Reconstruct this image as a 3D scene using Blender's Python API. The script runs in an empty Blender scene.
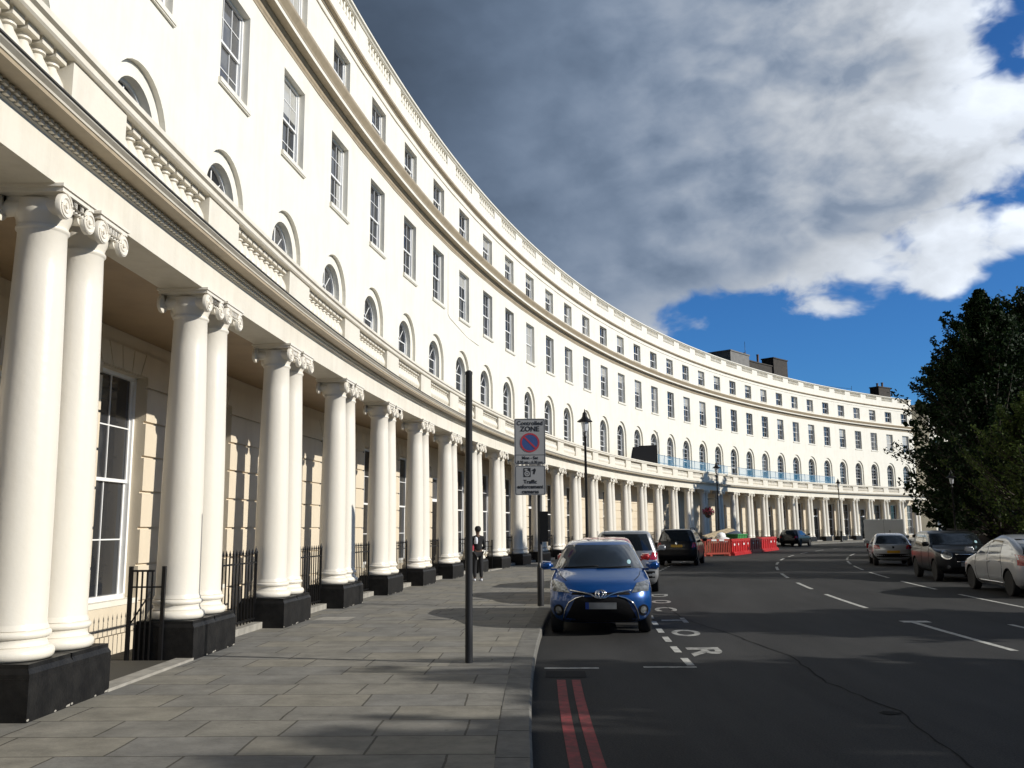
import bpy, bmesh, math, random
from mathutils import Vector, Matrix
PI = math.pi
random.seed(7)
sc = bpy.context.scene
COL = sc.collection

# ------------------------------------------------------------------ plan of the crescent
CX, CY, R = 137.382, 5.758, 144.179      # centre and radius of the main wall
A0, DA = 3.048688, -0.02660432           # angle of bay 0, angle per bay
BAY = R * abs(DA)                        # 3.836 m
OC = 2.592                               # front of the column plinths
RK = 137.26                              # kerb radius
OK_ = R - RK                             # kerb offset 6.92
PAIR0 = -2.655                           # bay position of the first column pair
RZ = -0.12                               # road level
B_FIRST, B_LAST = -4, 32                 # bays built


def P(b, off, z=0.0):
    a = A0 + DA * b
    return Vector((CX + (R - off) * math.cos(a), CY + (R - off) * math.sin(a), z))


def rot_at(b):
    a = A0 + DA * b
    return math.atan2(-math.cos(a), math.sin(a))     # local x = along the crescent, local y = into the wall


def bay_of(x, y):
    a = math.atan2(y - CY, x - CX)
    if a < 0: a += 2 * PI
    return (a - A0) / DA, R - math.hypot(x - CX, y - CY)


# ------------------------------------------------------------------ materials
def new_mat(name):
    m = bpy.data.materials.new(name); m.use_nodes = True
    nt = m.node_tree
    return m, nt, nt.nodes['Principled BSDF']


def N(nt, typ, **kw):
    n = nt.nodes.new(typ)
    for k, v in kw.items():
        if k in n.inputs: n.inputs[k].default_value = v
        else: setattr(n, k, v)
    return n


def mat(name, col, rough=.6, metal=0., var=0., scale=3., col2=None, bump=0., bscale=30., coat=0., spec=.5, coord='Object', detail=5.):
    m, nt, b = new_mat(name)
    b.inputs['Base Color'].default_value = (*col, 1)
    b.inputs['Roughness'].default_value = rough
    b.inputs['Metallic'].default_value = metal
    b.inputs['Coat Weight'].default_value = coat
    b.inputs['Coat Roughness'].default_value = .04
    b.inputs['Specular IOR Level'].default_value = spec
    L = nt.links.new
    if var or col2:
        tc = N(nt, 'ShaderNodeTexCoord')
        no = N(nt, 'ShaderNodeTexNoise'); no.inputs['Scale'].default_value = scale; no.inputs['Detail'].default_value = detail
        no.inputs['Roughness'].default_value = .6
        L(tc.outputs[coord], no.inputs['Vector'])
        mx = N(nt, 'ShaderNodeMix', data_type='RGBA')
        c2 = col2 or tuple(c * (1 - var) for c in col)
        mx.inputs[6].default_value = (*col, 1); mx.inputs[7].default_value = (*c2, 1)
        rp = N(nt, 'ShaderNodeMapRange'); rp.inputs[1].default_value = .38; rp.inputs[2].default_value = .68
        L(no.outputs[0], rp.inputs[0]); L(rp.outputs[0], mx.inputs[0]); L(mx.outputs[2], b.inputs['Base Color'])
    if bump:
        tc = N(nt, 'ShaderNodeTexCoord')
        no = N(nt, 'ShaderNodeTexNoise'); no.inputs['Scale'].default_value = bscale; no.inputs['Detail'].default_value = 4
        L(tc.outputs[coord], no.inputs['Vector'])
        bp = N(nt, 'ShaderNodeBump'); bp.inputs['Strength'].default_value = bump; bp.inputs['Distance'].default_value = .02
        L(no.outputs[0], bp.inputs['Height']); L(bp.outputs[0], b.inputs['Normal'])
    return m


def stucco(name, col, dirt, streak, amount, rough=.45):
    """painted stucco: faint mottling, rain streaks that run down, a little dirt"""
    m, nt, b = new_mat(name); L = nt.links.new
    b.inputs['Roughness'].default_value = rough
    tc = N(nt, 'ShaderNodeTexCoord')
    mp = N(nt, 'ShaderNodeMapping'); mp.inputs['Scale'].default_value = (2.2, 2.2, .22)
    L(tc.outputs['Object'], mp.inputs[0])
    n1 = N(nt, 'ShaderNodeTexNoise'); n1.inputs['Scale'].default_value = streak; n1.inputs['Detail'].default_value = 6; n1.inputs['Roughness'].default_value = .65
    L(mp.outputs[0], n1.inputs['Vector'])
    n2 = N(nt, 'ShaderNodeTexNoise'); n2.inputs['Scale'].default_value = 1.1; n2.inputs['Detail'].default_value = 7; n2.inputs['Roughness'].default_value = .7
    L(tc.outputs['Object'], n2.inputs['Vector'])
    ad = N(nt, 'ShaderNodeMath', operation='MULTIPLY'); L(n1.outputs[0], ad.inputs[0]); L(n2.outputs[0], ad.inputs[1])
    rp = N(nt, 'ShaderNodeMapRange'); rp.inputs[1].default_value = .2; rp.inputs[2].default_value = .42; rp.inputs[4].default_value = amount
    L(ad.outputs[0], rp.inputs[0])
    mx = N(nt, 'ShaderNodeMix', data_type='RGBA'); mx.inputs[6].default_value = (*col, 1); mx.inputs[7].default_value = (*dirt, 1)
    L(rp.outputs[0], mx.inputs[0]); L(mx.outputs[2], b.inputs['Base Color'])
    n3 = N(nt, 'ShaderNodeTexNoise'); n3.inputs['Scale'].default_value = 14; n3.inputs['Detail'].default_value = 5
    L(tc.outputs['Object'], n3.inputs['Vector'])
    bp = N(nt, 'ShaderNodeBump'); bp.inputs['Strength'].default_value = .12; bp.inputs['Distance'].default_value = .02
    L(n3.outputs[0], bp.inputs['Height']); L(bp.outputs[0], b.inputs['Normal'])
    return m


M = {}
M['stucco'] = stucco('cream_stucco', (.80, .765, .67), (.60, .54, .43), 1.6, .30)
M['trim'] = stucco('weathered_trim', (.735, .69, .59), (.46, .40, .31), 2.0, .36)
M['tan'] = stucco('tan_cornice_shade_dirt', (.40, .325, .22), (.26, .205, .135), 2.4, .6)  # dirt plus the shadow under the mouldings, put into the colour
M['lead'] = mat('lead_flashing', (.06, .058, .055), .7, var=.4, scale=4)
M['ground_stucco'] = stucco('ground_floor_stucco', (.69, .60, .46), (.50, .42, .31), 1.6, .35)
M['ceiling'] = stucco('portico_plaster', (.38, .265, .15), (.25, .17, .095), 1.2, .5)  # darker than plain plaster: the portico's shade is put into the colour
M['column'] = stucco('gloss_column_paint', (.765, .72, .63), (.64, .57, .46), 1.2, .25, .30)
M['plinth'] = mat('black_plinth_paint', (.006, .006, .0065), .45, scale=5, col2=(.016, .0155, .015), bump=.15, spec=.22)
M['white'] = mat('white_joinery', (.80, .80, .79), .4)
M['iron'] = mat('black_iron', (.008, .008, .009), .45, var=.3, scale=8, spec=.3)
M['slate'] = mat('roof_slate', (.06, .065, .075), .7, var=.3, scale=2)
M['stock_brick'] = mat('sooty_brick', (.055, .047, .04), .9, var=.4, scale=3, bump=.4)
M['grey_render'] = mat('grey_render', (.20, .195, .185), .9, var=.25, scale=2)
M['clay'] = mat('clay_pot', (.17, .10, .07), .85)
M['door'] = mat('black_door', (.012, .011, .012), .25)
M['brown_door'] = mat('varnished_door', (.075, .03, .015), .3)
M['kerbstone'] = mat('granite_kerb', (.16, .155, .14), .85, var=.35, scale=5, bump=.3)
M['threshold'] = mat('pale_threshold', (.34, .32, .28), .8, var=.35, scale=5)
M['marking'] = mat('white_road_paint', (.52, .52, .49), .8, var=.45, scale=9, col2=(.2, .2, .19))
M['red_marking'] = mat('red_road_paint', (.27, .035, .04), .8, var=.4, scale=10, col2=(.12, .03, .03))
M['tar'] = mat('tar_seam', (.013, .013, .013), .9, spec=.1)
M['worn_marking'] = mat('worn_road_lettering', (.34, .34, .32), .85, var=.6, scale=7, col2=(.10, .10, .10), detail=8)
M['pole'] = mat('dark_grey_pole', (.022, .023, .026), .55, spec=.3)
M['tyre'] = mat('tyre_rubber', (.012, .012, .013), .85)
M['rim'] = mat('alloy_rim', (.55, .56, .58), .3, metal=.9)
M['black_plastic'] = mat('black_plastic', (.006, .006, .007), .6, spec=.2)
M['chrome'] = mat('chrome', (.75, .76, .78), .12, metal=1.)
M['headlamp'] = mat('headlamp_glass', (.30, .315, .33), .16, metal=.5, var=.6, scale=16, col2=(.08, .085, .09))
M['lantern'] = mat('lantern_glass', (.55, .57, .60), .15)
M['tail'] = mat('tail_lamp', (.30, .008, .01), .15, coat=1.)
M['amber_plate'] = mat('yellow_plate', (.55, .30, .02), .5)
M['plate_grey'] = mat('grey_plate', (.24, .25, .26), .5, var=.4, scale=4)
M['plate_blue'] = mat('blue_plate_band', (.02, .06, .30), .5)
M['car_glass'] = mat('car_glass', (.012, .015, .018), .04, spec=.8, coat=.6)
M['skin'] = mat('dark_skin', (.10, .055, .035), .6)
M['cloth_black'] = mat('black_clothing', (.012, .012, .014), .9)
M['cloth_white'] = mat('white_clothing', (.65, .67, .72), .9)
M['red_cloth'] = mat('red_bag_cloth', (.35, .03, .05), .8)
M['hoarding'] = mat('black_hoarding', (.006, .006, .007), .9, spec=.08)
M['scaffold'] = mat('scaffold_tube', (.28, .30, .33), .45, metal=.7)
M['red_plastic'] = mat('red_barrier_plastic', (.50, .018, .02), .35, var=.35, scale=3)
M['orange_plastic'] = mat('orange_barrier_plastic', (.42, .045, .02), .5, var=.35, scale=3)
M['label_white'] = mat('label_white', (.75, .75, .74), .6)
M['green_plastic'] = mat('green_plastic', (.04, .22, .06), .5)
M['sand'] = mat('sand_heap', (.34, .27, .17), .95, var=.4, scale=6, bump=.6, bscale=12)
M['timber'] = mat('pale_timber', (.55, .45, .30), .8, var=.3, scale=4)
M['tarp'] = mat('blue_grey_tarpaulin', (.06, .08, .12), .5, var=.3, scale=4)
M['bark'] = mat('bark', (.05, .04, .03), .95, var=.4, scale=6, bump=.8, bscale=14)
M['soil'] = mat('soil', (.05, .042, .03), 1.)
M['flower_red'] = mat('red_flowers', (.24, .010, .035), .7, var=.6, scale=12, col2=(.16, .015, .06))
M['patch'] = mat('asphalt_patch', (.021, .021, .022), .9, spec=.15, var=.3, scale=20)
M['sign_grey'] = mat('sign_face', (.30, .305, .31), .5)
M['sign_black'] = mat('sign_ink', (.012, .012, .014), .5)
M['sign_red'] = mat('sign_red', (.38, .035, .05), .5)
M['sign_blue'] = mat('sign_blue', (.035, .075, .22), .5)
M['sticker'] = mat('windscreen_sticker', (.35, .55, .60), .5)


def glass_mat():
    m, nt, b = new_mat('window_glass'); L = nt.links.new
    oi = N(nt, 'ShaderNodeObjectInfo')
    cr = N(nt, 'ShaderNodeValToRGB')
    e = cr.color_ramp.elements
    e[0].position = 0; e[0].color = (.008, .009, .011, 1)
    e[1].position = 1; e[1].color = (.10, .10, .10, 1)
    k = e.new(.45); k.color = (.012, .013, .016, 1)
    k = e.new(.75); k.color = (.032, .034, .038, 1)
    L(oi.outputs['Random'], cr.inputs[0]); L(cr.outputs[0], b.inputs['Base Color'])
    b.inputs['Roughness'].default_value = .03
    b.inputs['Specular IOR Level'].default_value = .75
    tc = N(nt, 'ShaderNodeTexCoord'); no = N(nt, 'ShaderNodeTexNoise'); no.inputs['Scale'].default_value = 1.6; no.inputs['Detail'].default_value = 1
    va = N(nt, 'ShaderNodeVectorMath', operation='ADD'); L(tc.outputs['Object'], va.inputs[0])
    vs = N(nt, 'ShaderNodeMath', operation='MULTIPLY'); L(oi.outputs['Random'], vs.inputs[0]); vs.inputs[1].default_value = 300.
    L(vs.outputs[0], va.inputs[1]); L(va.outputs[0], no.inputs['Vector'])
    bp = N(nt, 'ShaderNodeBump'); bp.inputs['Strength'].default_value = .13; bp.inputs['Distance'].default_value = .05
    L(no.outputs[0], bp.inputs['Height']); L(bp.outputs[0], b.inputs['Normal'])
    return m


M['glass'] = glass_mat()
M['blind'] = mat('window_blind', (.46, .45, .41), .3, var=.12, scale=2, coat=1.)


def car_paint(name, col, metal=.35, rough=.28):
    dark = max(col) < .03
    return mat(name, col, rough, metal=metal, coat=.35 if dark else 1., var=.08, scale=1.5, spec=.25 if dark else .5)


def netting_mat():
    m, nt, b = new_mat('blue_debris_netting'); L = nt.links.new
    b.inputs['Base Color'].default_value = (.03, .26, .48, 1); b.inputs['Roughness'].default_value = .4
    tr = N(nt, 'ShaderNodeBsdfTransparent'); mx = N(nt, 'ShaderNodeMixShader'); mx.inputs[0].default_value = .30
    out = nt.nodes['Material Output']
    L(tr.outputs[0], mx.inputs[1]); L(b.outputs[0], mx.inputs[2]); L(mx.outputs[0], out.inputs[0])
    return m


M['netting'] = netting_mat()


def leaf_mat(name, c1, c2):
    m, nt, b = new_mat(name); L = nt.links.new
    g = N(nt, 'ShaderNodeNewGeometry')
    mx = N(nt, 'ShaderNodeMix', data_type='RGBA'); mx.inputs[6].default_value = (*c1, 1); mx.inputs[7].default_value = (*c2, 1)
    L(g.outputs['Random Per Island'], mx.inputs[0]); L(mx.outputs[2], b.inputs['Base Color'])
    b.inputs['Roughness'].default_value = .6
    b.inputs['Specular IOR Level'].default_value = .10
    tl = N(nt, 'ShaderNodeBsdfTranslucent'); L(mx.outputs[2], tl.inputs[0])
    ms = N(nt, 'ShaderNodeMixShader'); ms.inputs[0].default_value = .18
    L(b.outputs[0], ms.inputs[1]); L(tl.outputs[0], ms.inputs[2]); L(ms.outputs[0], nt.nodes['Material Output'].inputs[0])
    return m


M['leaf_dark'] = leaf_mat('dark_evergreen_leaf', (.007, .017, .006), (.022, .042, .013))
M['leaf_mid'] = leaf_mat('pine_leaf', (.045, .072, .018), (.10, .135, .035))
M['leaf_hedge'] = leaf_mat('hedge_leaf', (.015, .025, .010), (.035, .050, .020))


def paving_mat():
    m, nt, b = new_mat('york_stone_paving'); L = nt.links.new
    uv = N(nt, 'ShaderNodeUVMap')
    # a slight wobble keeps the joints from being ruler-straight
    nz = N(nt, 'ShaderNodeTexNoise'); nz.inputs['Scale'].default_value = 1.3; nz.inputs['Detail'].default_value = 3
    L(uv.outputs[0], nz.inputs['Vector'])
    sb = N(nt, 'ShaderNodeVectorMath', operation='SUBTRACT'); sb.inputs[1].default_value = (.5, .5, .5); L(nz.outputs[1], sb.inputs[0])
    scl = N(nt, 'ShaderNodeVectorMath', operation='SCALE'); scl.inputs[3].default_value = .05; L(sb.outputs[0], scl.inputs[0])
    ad = N(nt, 'ShaderNodeVectorMath', operation='ADD'); L(uv.outputs[0], ad.inputs[0]); L(scl.outputs[0], ad.inputs[1])
    br = N(nt, 'ShaderNodeTexBrick')
    br.offset = .37; br.squash = .78; br.squash_frequency = 3; br.offset_frequency = 2
    br.inputs['Scale'].default_value = 1.; br.inputs['Brick Width'].default_value = .95; br.inputs['Row Height'].default_value = .64
    br.inputs['Mortar Size'].default_value = .010; br.inputs['Mortar Smooth'].default_value = .15; br.inputs['Bias'].default_value = -.25
    br.inputs['Color1'].default_value = (.178, .173, .158, 1); br.inputs['Color2'].default_value = (.235, .216, .170, 1)
    br.inputs['Mortar'].default_value = (.062, .056, .044, 1)
    L(ad.outputs[0], br.inputs['Vector'])
    n2 = N(nt, 'ShaderNodeTexNoise'); n2.inputs['Scale'].default_value = 2.2; n2.inputs['Detail'].default_value = 9; n2.inputs['Roughness'].default_value = .7
    L(uv.outputs[0], n2.inputs['Vector'])
    rp = N(nt, 'ShaderNodeMapRange'); rp.inputs[1].default_value = .3; rp.inputs[2].default_value = .72; rp.inputs[3].default_value = .58; rp.inputs[4].default_value = 1.25
    L(n2.outputs[0], rp.inputs[0])
    mu = N(nt, 'ShaderNodeVectorMath', operation='SCALE'); L(br.outputs[0], mu.inputs[0]); L(rp.outputs[0], mu.inputs[3])
    # worn spots and chewing gum
    vo = N(nt, 'ShaderNodeTexVoronoi'); vo.inputs['Scale'].default_value = 2.6; L(uv.outputs[0], vo.inputs['Vector'])
    r2 = N(nt, 'ShaderNodeMapRange'); r2.inputs[1].default_value = .03; r2.inputs[2].default_value = .055; r2.inputs[3].default_value = .55; r2.inputs[4].default_value = 1.
    L(vo.outputs[0], r2.inputs[0])
    m2 = N(nt, 'ShaderNodeVectorMath', operation='SCALE'); L(mu.outputs[0], m2.inputs[0]); L(r2.outputs[0], m2.inputs[3])
    L(m2.outputs[0], b.inputs['Base Color'])
    b.inputs['Roughness'].default_value = .8
    n4 = N(nt, 'ShaderNodeTexNoise'); n4.inputs['Scale'].default_value = 24; n4.inputs['Detail'].default_value = 6; L(uv.outputs[0], n4.inputs['Vector'])
    hm = N(nt, 'ShaderNodeMath', operation='MULTIPLY_ADD'); L(br.outputs[1], hm.inputs[0]); hm.inputs[1].default_value = -1.2; L(n4.outputs[0], hm.inputs[2])
    bp = N(nt, 'ShaderNodeBump'); bp.inputs['Strength'].default_value = .55; bp.inputs['Distance'].default_value = .006
    L(hm.outputs[0], bp.inputs['Height']); L(bp.outputs[0], b.inputs['Normal'])
    return m


M['paving'] = paving_mat()


def asphalt_mat():
    m, nt, b = new_mat('asphalt'); L = nt.links.new
    uv = N(nt, 'ShaderNodeUVMap')
    n1 = N(nt, 'ShaderNodeTexNoise'); n1.inputs['Scale'].default_value = 60; n1.inputs['Detail'].default_value = 4; L(uv.outputs[0], n1.inputs['Vector'])
    mp = N(nt, 'ShaderNodeMapping'); mp.inputs['Scale'].default_value = (1., .16, 1.); L(uv.outputs[0], mp.inputs[0])
    n2 = N(nt, 'ShaderNodeTexNoise'); n2.inputs['Scale'].default_value = 1.1; n2.inputs['Detail'].default_value = 6; n2.inputs['Roughness'].default_value = .6; L(mp.outputs[0], n2.inputs['Vector'])
    cr = N(nt, 'ShaderNodeMapRange'); cr.inputs[1].default_value = .3; cr.inputs[2].default_value = .75; cr.inputs[3].default_value = .019; cr.inputs[4].default_value = .040
    L(n2.outputs[0], cr.inputs[0])
    r1 = N(nt, 'ShaderNodeMapRange'); r1.inputs[1].default_value = .3; r1.inputs[2].default_value = .75; r1.inputs[3].default_value = .6; r1.inputs[4].default_value = 1.5
    L(n1.outputs[0], r1.inputs[0])
    mu = N(nt, 'ShaderNodeMath', operation='MULTIPLY'); L(cr.outputs[0], mu.inputs[0]); L(r1.outputs[0], mu.inputs[1])
    cc = N(nt, 'ShaderNodeCombineColor'); 
    for i in range(3): L(mu.outputs[0], cc.inputs[i])
    L(cc.outputs[0], b.inputs['Base Color'])
    b.inputs['Roughness'].default_value = .85; b.inputs['Specular IOR Level'].default_value = .22
    bp = N(nt, 'ShaderNodeBump'); bp.inputs['Strength'].default_value = .5; bp.inputs['Distance'].default_value = .008
    L(n1.outputs[0], bp.inputs['Height']); L(bp.outputs[0], b.inputs['Normal'])
    return m


M['asphalt'] = asphalt_mat()
M['lawn'] = mat('shaded_lawn', (.03, .045, .015), .95, var=.4, scale=1.5)
M['earth'] = mat('outer_ground', (.035, .034, .031), .95, var=.3, scale=.2)


# ------------------------------------------------------------------ mesh builder
class MB:
    def __init__(s):
        s.v, s.f, s.mi, s.sm, s.uv = [], [], [], [], {}

    def add(s, verts, faces, mi=0, smooth=False):
        k = len(s.v)
        s.v += [tuple(v) for v in verts]
        for f in faces:
            s.f.append(tuple(i + k for i in f)); s.mi.append(mi); s.sm.append(smooth)
        return k

    def box(s, x0, x1, y0, y1, z0, z1, mi=0, T=None):
        vs = [(x0, y0, z0), (x1, y0, z0), (x1, y1, z0), (x0, y1, z0), (x0, y0, z1), (x1, y0, z1), (x1, y1, z1), (x0, y1, z1)]
        if T: vs = [T(*v) for v in vs]
        s.add(vs, [(0, 3, 2, 1), (4, 5, 6, 7), (0, 1, 5, 4), (1, 2, 6, 5), (2, 3, 7, 6), (3, 0, 4, 7)], mi)

    def lathe(s, prof, seg=24, c=(0, 0), mi=0, smooth=True, axis='z', cap=True):
        k = len(s.v); n = len(prof)
        for r, z in prof:
            for j in range(seg):
                t = 2 * PI * j / seg
                if axis == 'z': s.v.append((c[0] + r * math.cos(t), c[1] + r * math.sin(t), z))
                elif axis == 'y': s.v.append((c[0] + r * math.cos(t), z, c[1] + r * math.sin(t)))
                else: s.v.append((z, c[0] + r * math.cos(t), c[1] + r * math.sin(t)))
        for i in range(n - 1):
            for j in range(seg):
                a, b = k + i * seg + j, k + i * seg + (j + 1) % seg
                f = (a, b, b + seg, a + seg)
                if axis == 'y': f = f[::-1]
                s.f.append(f); s.mi.append(mi); s.sm.append(smooth)
        if cap:
            for i, fl in ((0, True), (n - 1, False)):
                if prof[i][0] > 1e-5:
                    f = [k + i * seg + j for j in range(seg)]
                    if fl != (axis == 'y'): f = f[::-1]
                    s.f.append(tuple(f)); s.mi.append(mi); s.sm.append(False)

    def tube(s, pts, r, seg=8, mi=0, smooth=True, r2=None):
        pts = [Vector(p) for p in pts]; k = len(s.v); n = len(pts)
        for i, p in enumerate(pts):
            d = (pts[min(i + 1, n - 1)] - pts[max(i - 1, 0)]).normalized()
            u = d.cross(Vector((0, 0, 1)))
            if u.length < 1e-3: u = d.cross(Vector((1, 0, 0)))
            u.normalize(); w = d.cross(u)
            rr = r if r2 is None else r + (r2 - r) * i / max(1, n - 1)
            if isinstance(r, (list, tuple)): rr = r[i]
            for j in range(seg):
                t = 2 * PI * j / seg
                s.v.append(tuple(p + u * rr * math.cos(t) + w * rr * math.sin(t)))
        for i in range(n - 1):
            for j in range(seg):
                a, b = k + i * seg + j, k + i * seg + (j + 1) % seg
                s.f.append((a, a + seg, b + seg, b)); s.mi.append(mi); s.sm.append(smooth)
        s.f.append(tuple(k + j for j in range(seg))); s.mi.append(mi); s.sm.append(False)
        s.f.append(tuple(k + (n - 1) * seg + j for j in reversed(range(seg)))); s.mi.append(mi); s.sm.append(False)

    def sweep(s, prof, b0, b1, nseg, mi=0, close=False, ends=True, shift=(0, 0, 0)):
        """profile of (off, z) swept along the crescent"""
        k = len(s.v); n = len(prof)
        for i in range(nseg + 1):
            b = b0 + (b1 - b0) * i / nseg
            for o, z in prof:
                s.v.append(tuple(P(b, o, z) - Vector(shift)))
        m = n if close else n - 1
        for i in range(nseg):
            for j in range(m):
                a = k + i * n + j; c = k + i * n + (j + 1) % n
                s.f.append((a, a + n, c + n, c)); s.mi.append(mi); s.sm.append(False)
        if ends:
            s.f.append(tuple(k + j for j in range(n))); s.mi.append(mi); s.sm.append(False)
            s.f.append(tuple(k + nseg * n + j for j in reversed(range(n)))); s.mi.append(mi); s.sm.append(False)

    def build(s, name, mats, parent=None, loc=None, smooth_angle=None, fix=True):
        me = bpy.data.meshes.new(name)
        me.from_pydata(s.v, [], s.f)
        for m in (mats if isinstance(mats, (list, tuple)) else [mats]): me.materials.append(m)
        me.polygons.foreach_set('material_index', s.mi)
        me.polygons.foreach_set('use_smooth', s.sm)
        if fix:
            bm = bmesh.new(); bm.from_mesh(me); bmesh.ops.recalc_face_normals(bm, faces=bm.faces); bm.to_mesh(me); bm.free()
        if smooth_angle: me.set_sharp_from_angle(angle=math.radians(smooth_angle))
        me.update()
        o = bpy.data.objects.new(name, me); COL.objects.link(o)
        if parent: o.parent = parent
        if loc is not None: o.location = loc
        return o


def thing(name, label, cat, loc=(0, 0, 0), rz=0., group=None):
    o = bpy.data.objects.new(name, None); COL.objects.link(o)
    o.empty_display_size = .3
    o.location = loc; o.rotation_euler = (0, 0, rz)
    o['label'] = label; o['category'] = cat
    if group: o['group'] = group
    return o


def tag(o, label, cat, group=None):
    o['label'] = label; o['category'] = cat
    if group: o['group'] = group
    return o


def copy_tree(o, parent=None):
    c = o.copy(); COL.objects.link(c)
    c.parent = parent
    for ch in list(o.children):
        d = copy_tree(ch, c)
        d.matrix_parent_inverse = ch.matrix_parent_inverse.copy()
    return c


def structure(o):
    o['kind'] = 'structure'; return o


ONES = 'zeroth first second third fourth fifth sixth seventh eighth ninth tenth eleventh twelfth thirteenth fourteenth fifteenth sixteenth seventeenth eighteenth nineteenth twentieth'.split()


def ordinal(n):
    if n <= 20: return ONES[n]
    t = {2: 'twent', 3: 'thirt', 4: 'fort'}[n // 10]
    return t + 'ieth' if n % 10 == 0 else t + 'y-' + ONES[n % 10]


# ------------------------------------------------------------------ camera
cam = bpy.data.cameras.new('camera'); camo = bpy.data.objects.new('camera', cam); COL.objects.link(camo)
F, PITCH, ROLL = 913.6315, .157307, -.0078755
cam.sensor_width = 36; cam.lens = 36 * F / 1024; cam.clip_start = .1; cam.clip_end = 3000
cam.sensor_fit = 'HORIZONTAL'
FWD = Vector((0, math.cos(PITCH), math.sin(PITCH))); r0 = Vector((1, 0, 0)); u0 = Vector((0, -math.sin(PITCH), math.cos(PITCH)))
CAM_R = math.cos(ROLL) * r0 + math.sin(ROLL) * u0; CAM_U = -math.sin(ROLL) * r0 + math.cos(ROLL) * u0
mw = Matrix((( CAM_R.x, CAM_U.x, -FWD.x, 0), (CAM_R.y, CAM_U.y, -FWD.y, 0), (CAM_R.z, CAM_U.z, -FWD.z, 1.6056), (0, 0, 0, 1)))
camo.matrix_world = mw
sc.camera = camo


def ray(u, v):
    return (FWD * F + CAM_R * (u - 512) - CAM_U * (v - 384)) / F


# ------------------------------------------------------------------ light and sky
SUN_AZ, SUN_EL = math.radians(-13.5), math.radians(25.6)     # azimuth measured from +X
sd = Vector((math.cos(SUN_EL) * math.cos(SUN_AZ), math.cos(SUN_EL) * math.sin(SUN_AZ), math.sin(SUN_EL)))
sun = bpy.data.lights.new('sun', 'SUN'); suno = bpy.data.objects.new('sun', sun); COL.objects.link(suno)
sun.energy = 5.0; sun.angle = math.radians(.53); sun.color = (1., .955, .87)
suno.rotation_euler = sd.to_track_quat('Z', 'Y').to_euler(); suno.location = (40, -10, 40)

SKY_STRENGTH = .07
w = bpy.data.worlds.new('World'); sc.world = w; w.use_nodes = True
nt = w.node_tree; L = nt.links.new
bg = nt.nodes['Background']; bg.inputs[1].default_value = SKY_STRENGTH
w.cycles.sampling_method = 'MANUAL'; w.cycles.sample_map_resolution = 256
sky = N(nt, 'ShaderNodeTexSky'); sky.sky_type = 'NISHITA'; sky.sun_disc = False
sky.sun_elevation = SUN_EL; sky.sun_rotation = PI / 2 - SUN_AZ
sky.air_density = 1.0; sky.dust_density = .1; sky.ozone_density = 2.5
tc = N(nt, 'ShaderNodeTexCoord')


def mth(op, a, b=None, c=None, clamp=False):
    n = N(nt, 'ShaderNodeMath', operation=op); n.use_clamp = clamp
    for i, x in enumerate((a, b, c)):
        if x is None: continue
        if isinstance(x, (int, float)): n.inputs[i].default_value = x
        else: L(x, n.inputs[i])
    return n.outputs[0]


def smooth(x, lo, hi, o0=0., o1=1.):
    n = N(nt, 'ShaderNodeMapRange', interpolation_type='SMOOTHSTEP')
    L(x, n.inputs[0]); n.inputs[1].default_value = lo; n.inputs[2].default_value = hi; n.inputs[3].default_value = o0; n.inputs[4].default_value = o1
    return n.outputs[0]


def noise(vec, scale, detail=8, rough=.55, dist=0., w_=None):
    n = N(nt, 'ShaderNodeTexNoise'); n.inputs['Scale'].default_value = scale; n.inputs['Detail'].default_value = detail
    n.inputs['Roughness'].default_value = rough; n.inputs['Distortion'].default_value = dist
    L(vec, n.inputs['Vector']); return n.outputs[0]


def mixc(f, a, b):
    n = N(nt, 'ShaderNodeMix', data_type='RGBA')
    if isinstance(f, (int, float)): n.inputs[0].default_value = f
    else: L(f, n.inputs[0])
    for i, x in ((6, a), (7, b)):
        if isinstance(x, tuple): n.inputs[i].default_value = (*x, 1)
        else: L(x, n.inputs[i])
    return n.outputs[2]


nrm = N(nt, 'ShaderNodeVectorMath', operation='NORMALIZE'); L(tc.outputs['Generated'], nrm.inputs[0])
sx = N(nt, 'ShaderNodeSeparateXYZ'); L(nrm.outputs[0], sx.inputs[0])
elev = mth('MULTIPLY', mth('ARCSINE', sx.outputs[2]), 180 / PI)
azim = mth('MULTIPLY', mth('ARCTAN2', sx.outputs[0], sx.outputs[1]), 180 / PI)
mp = N(nt, 'ShaderNodeMapping'); mp.inputs['Scale'].default_value = (1., 1., 1.6); mp.inputs['Location'].default_value = (3.1, 1.7, .4); mp.inputs['Rotation'].default_value = (0, .35, 0)
L(nrm.outputs[0], mp.inputs[0])
V = mp.outputs[0]
def voro(vec, scale, det):
    n = N(nt, 'ShaderNodeTexVoronoi', feature='F1'); n.inputs['Scale'].default_value = scale
    n.inputs['Detail'].default_value = det; n.inputs['Roughness'].default_value = .55
    L(vec, n.inputs['Vector']); return mth('SUBTRACT', .75, n.outputs['Distance'])


def billow(vec):
    """heaped cumulus: soft masses with cauliflower lumps on them"""
    wn = N(nt, 'ShaderNodeTexNoise'); wn.inputs['Scale'].default_value = 9.; wn.inputs['Detail'].default_value = 3; L(vec, wn.inputs['Vector'])
    wv = N(nt, 'ShaderNodeVectorMath', operation='MULTIPLY_ADD'); L(wn.outputs[1], wv.inputs[0]); wv.inputs[1].default_value = (.09, .09, .09); L(vec, wv.inputs[2])
    v_ = wv.outputs[0]
    return mth('ADD', mth('MULTIPLY', noise(vec, 4.6, 5, .55), .58), mth('ADD', mth('MULTIPLY', voro(v_, 8., 1.), .24), mth('MULTIPLY', noise(v_, 22., 4, .6), .20)))


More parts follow.
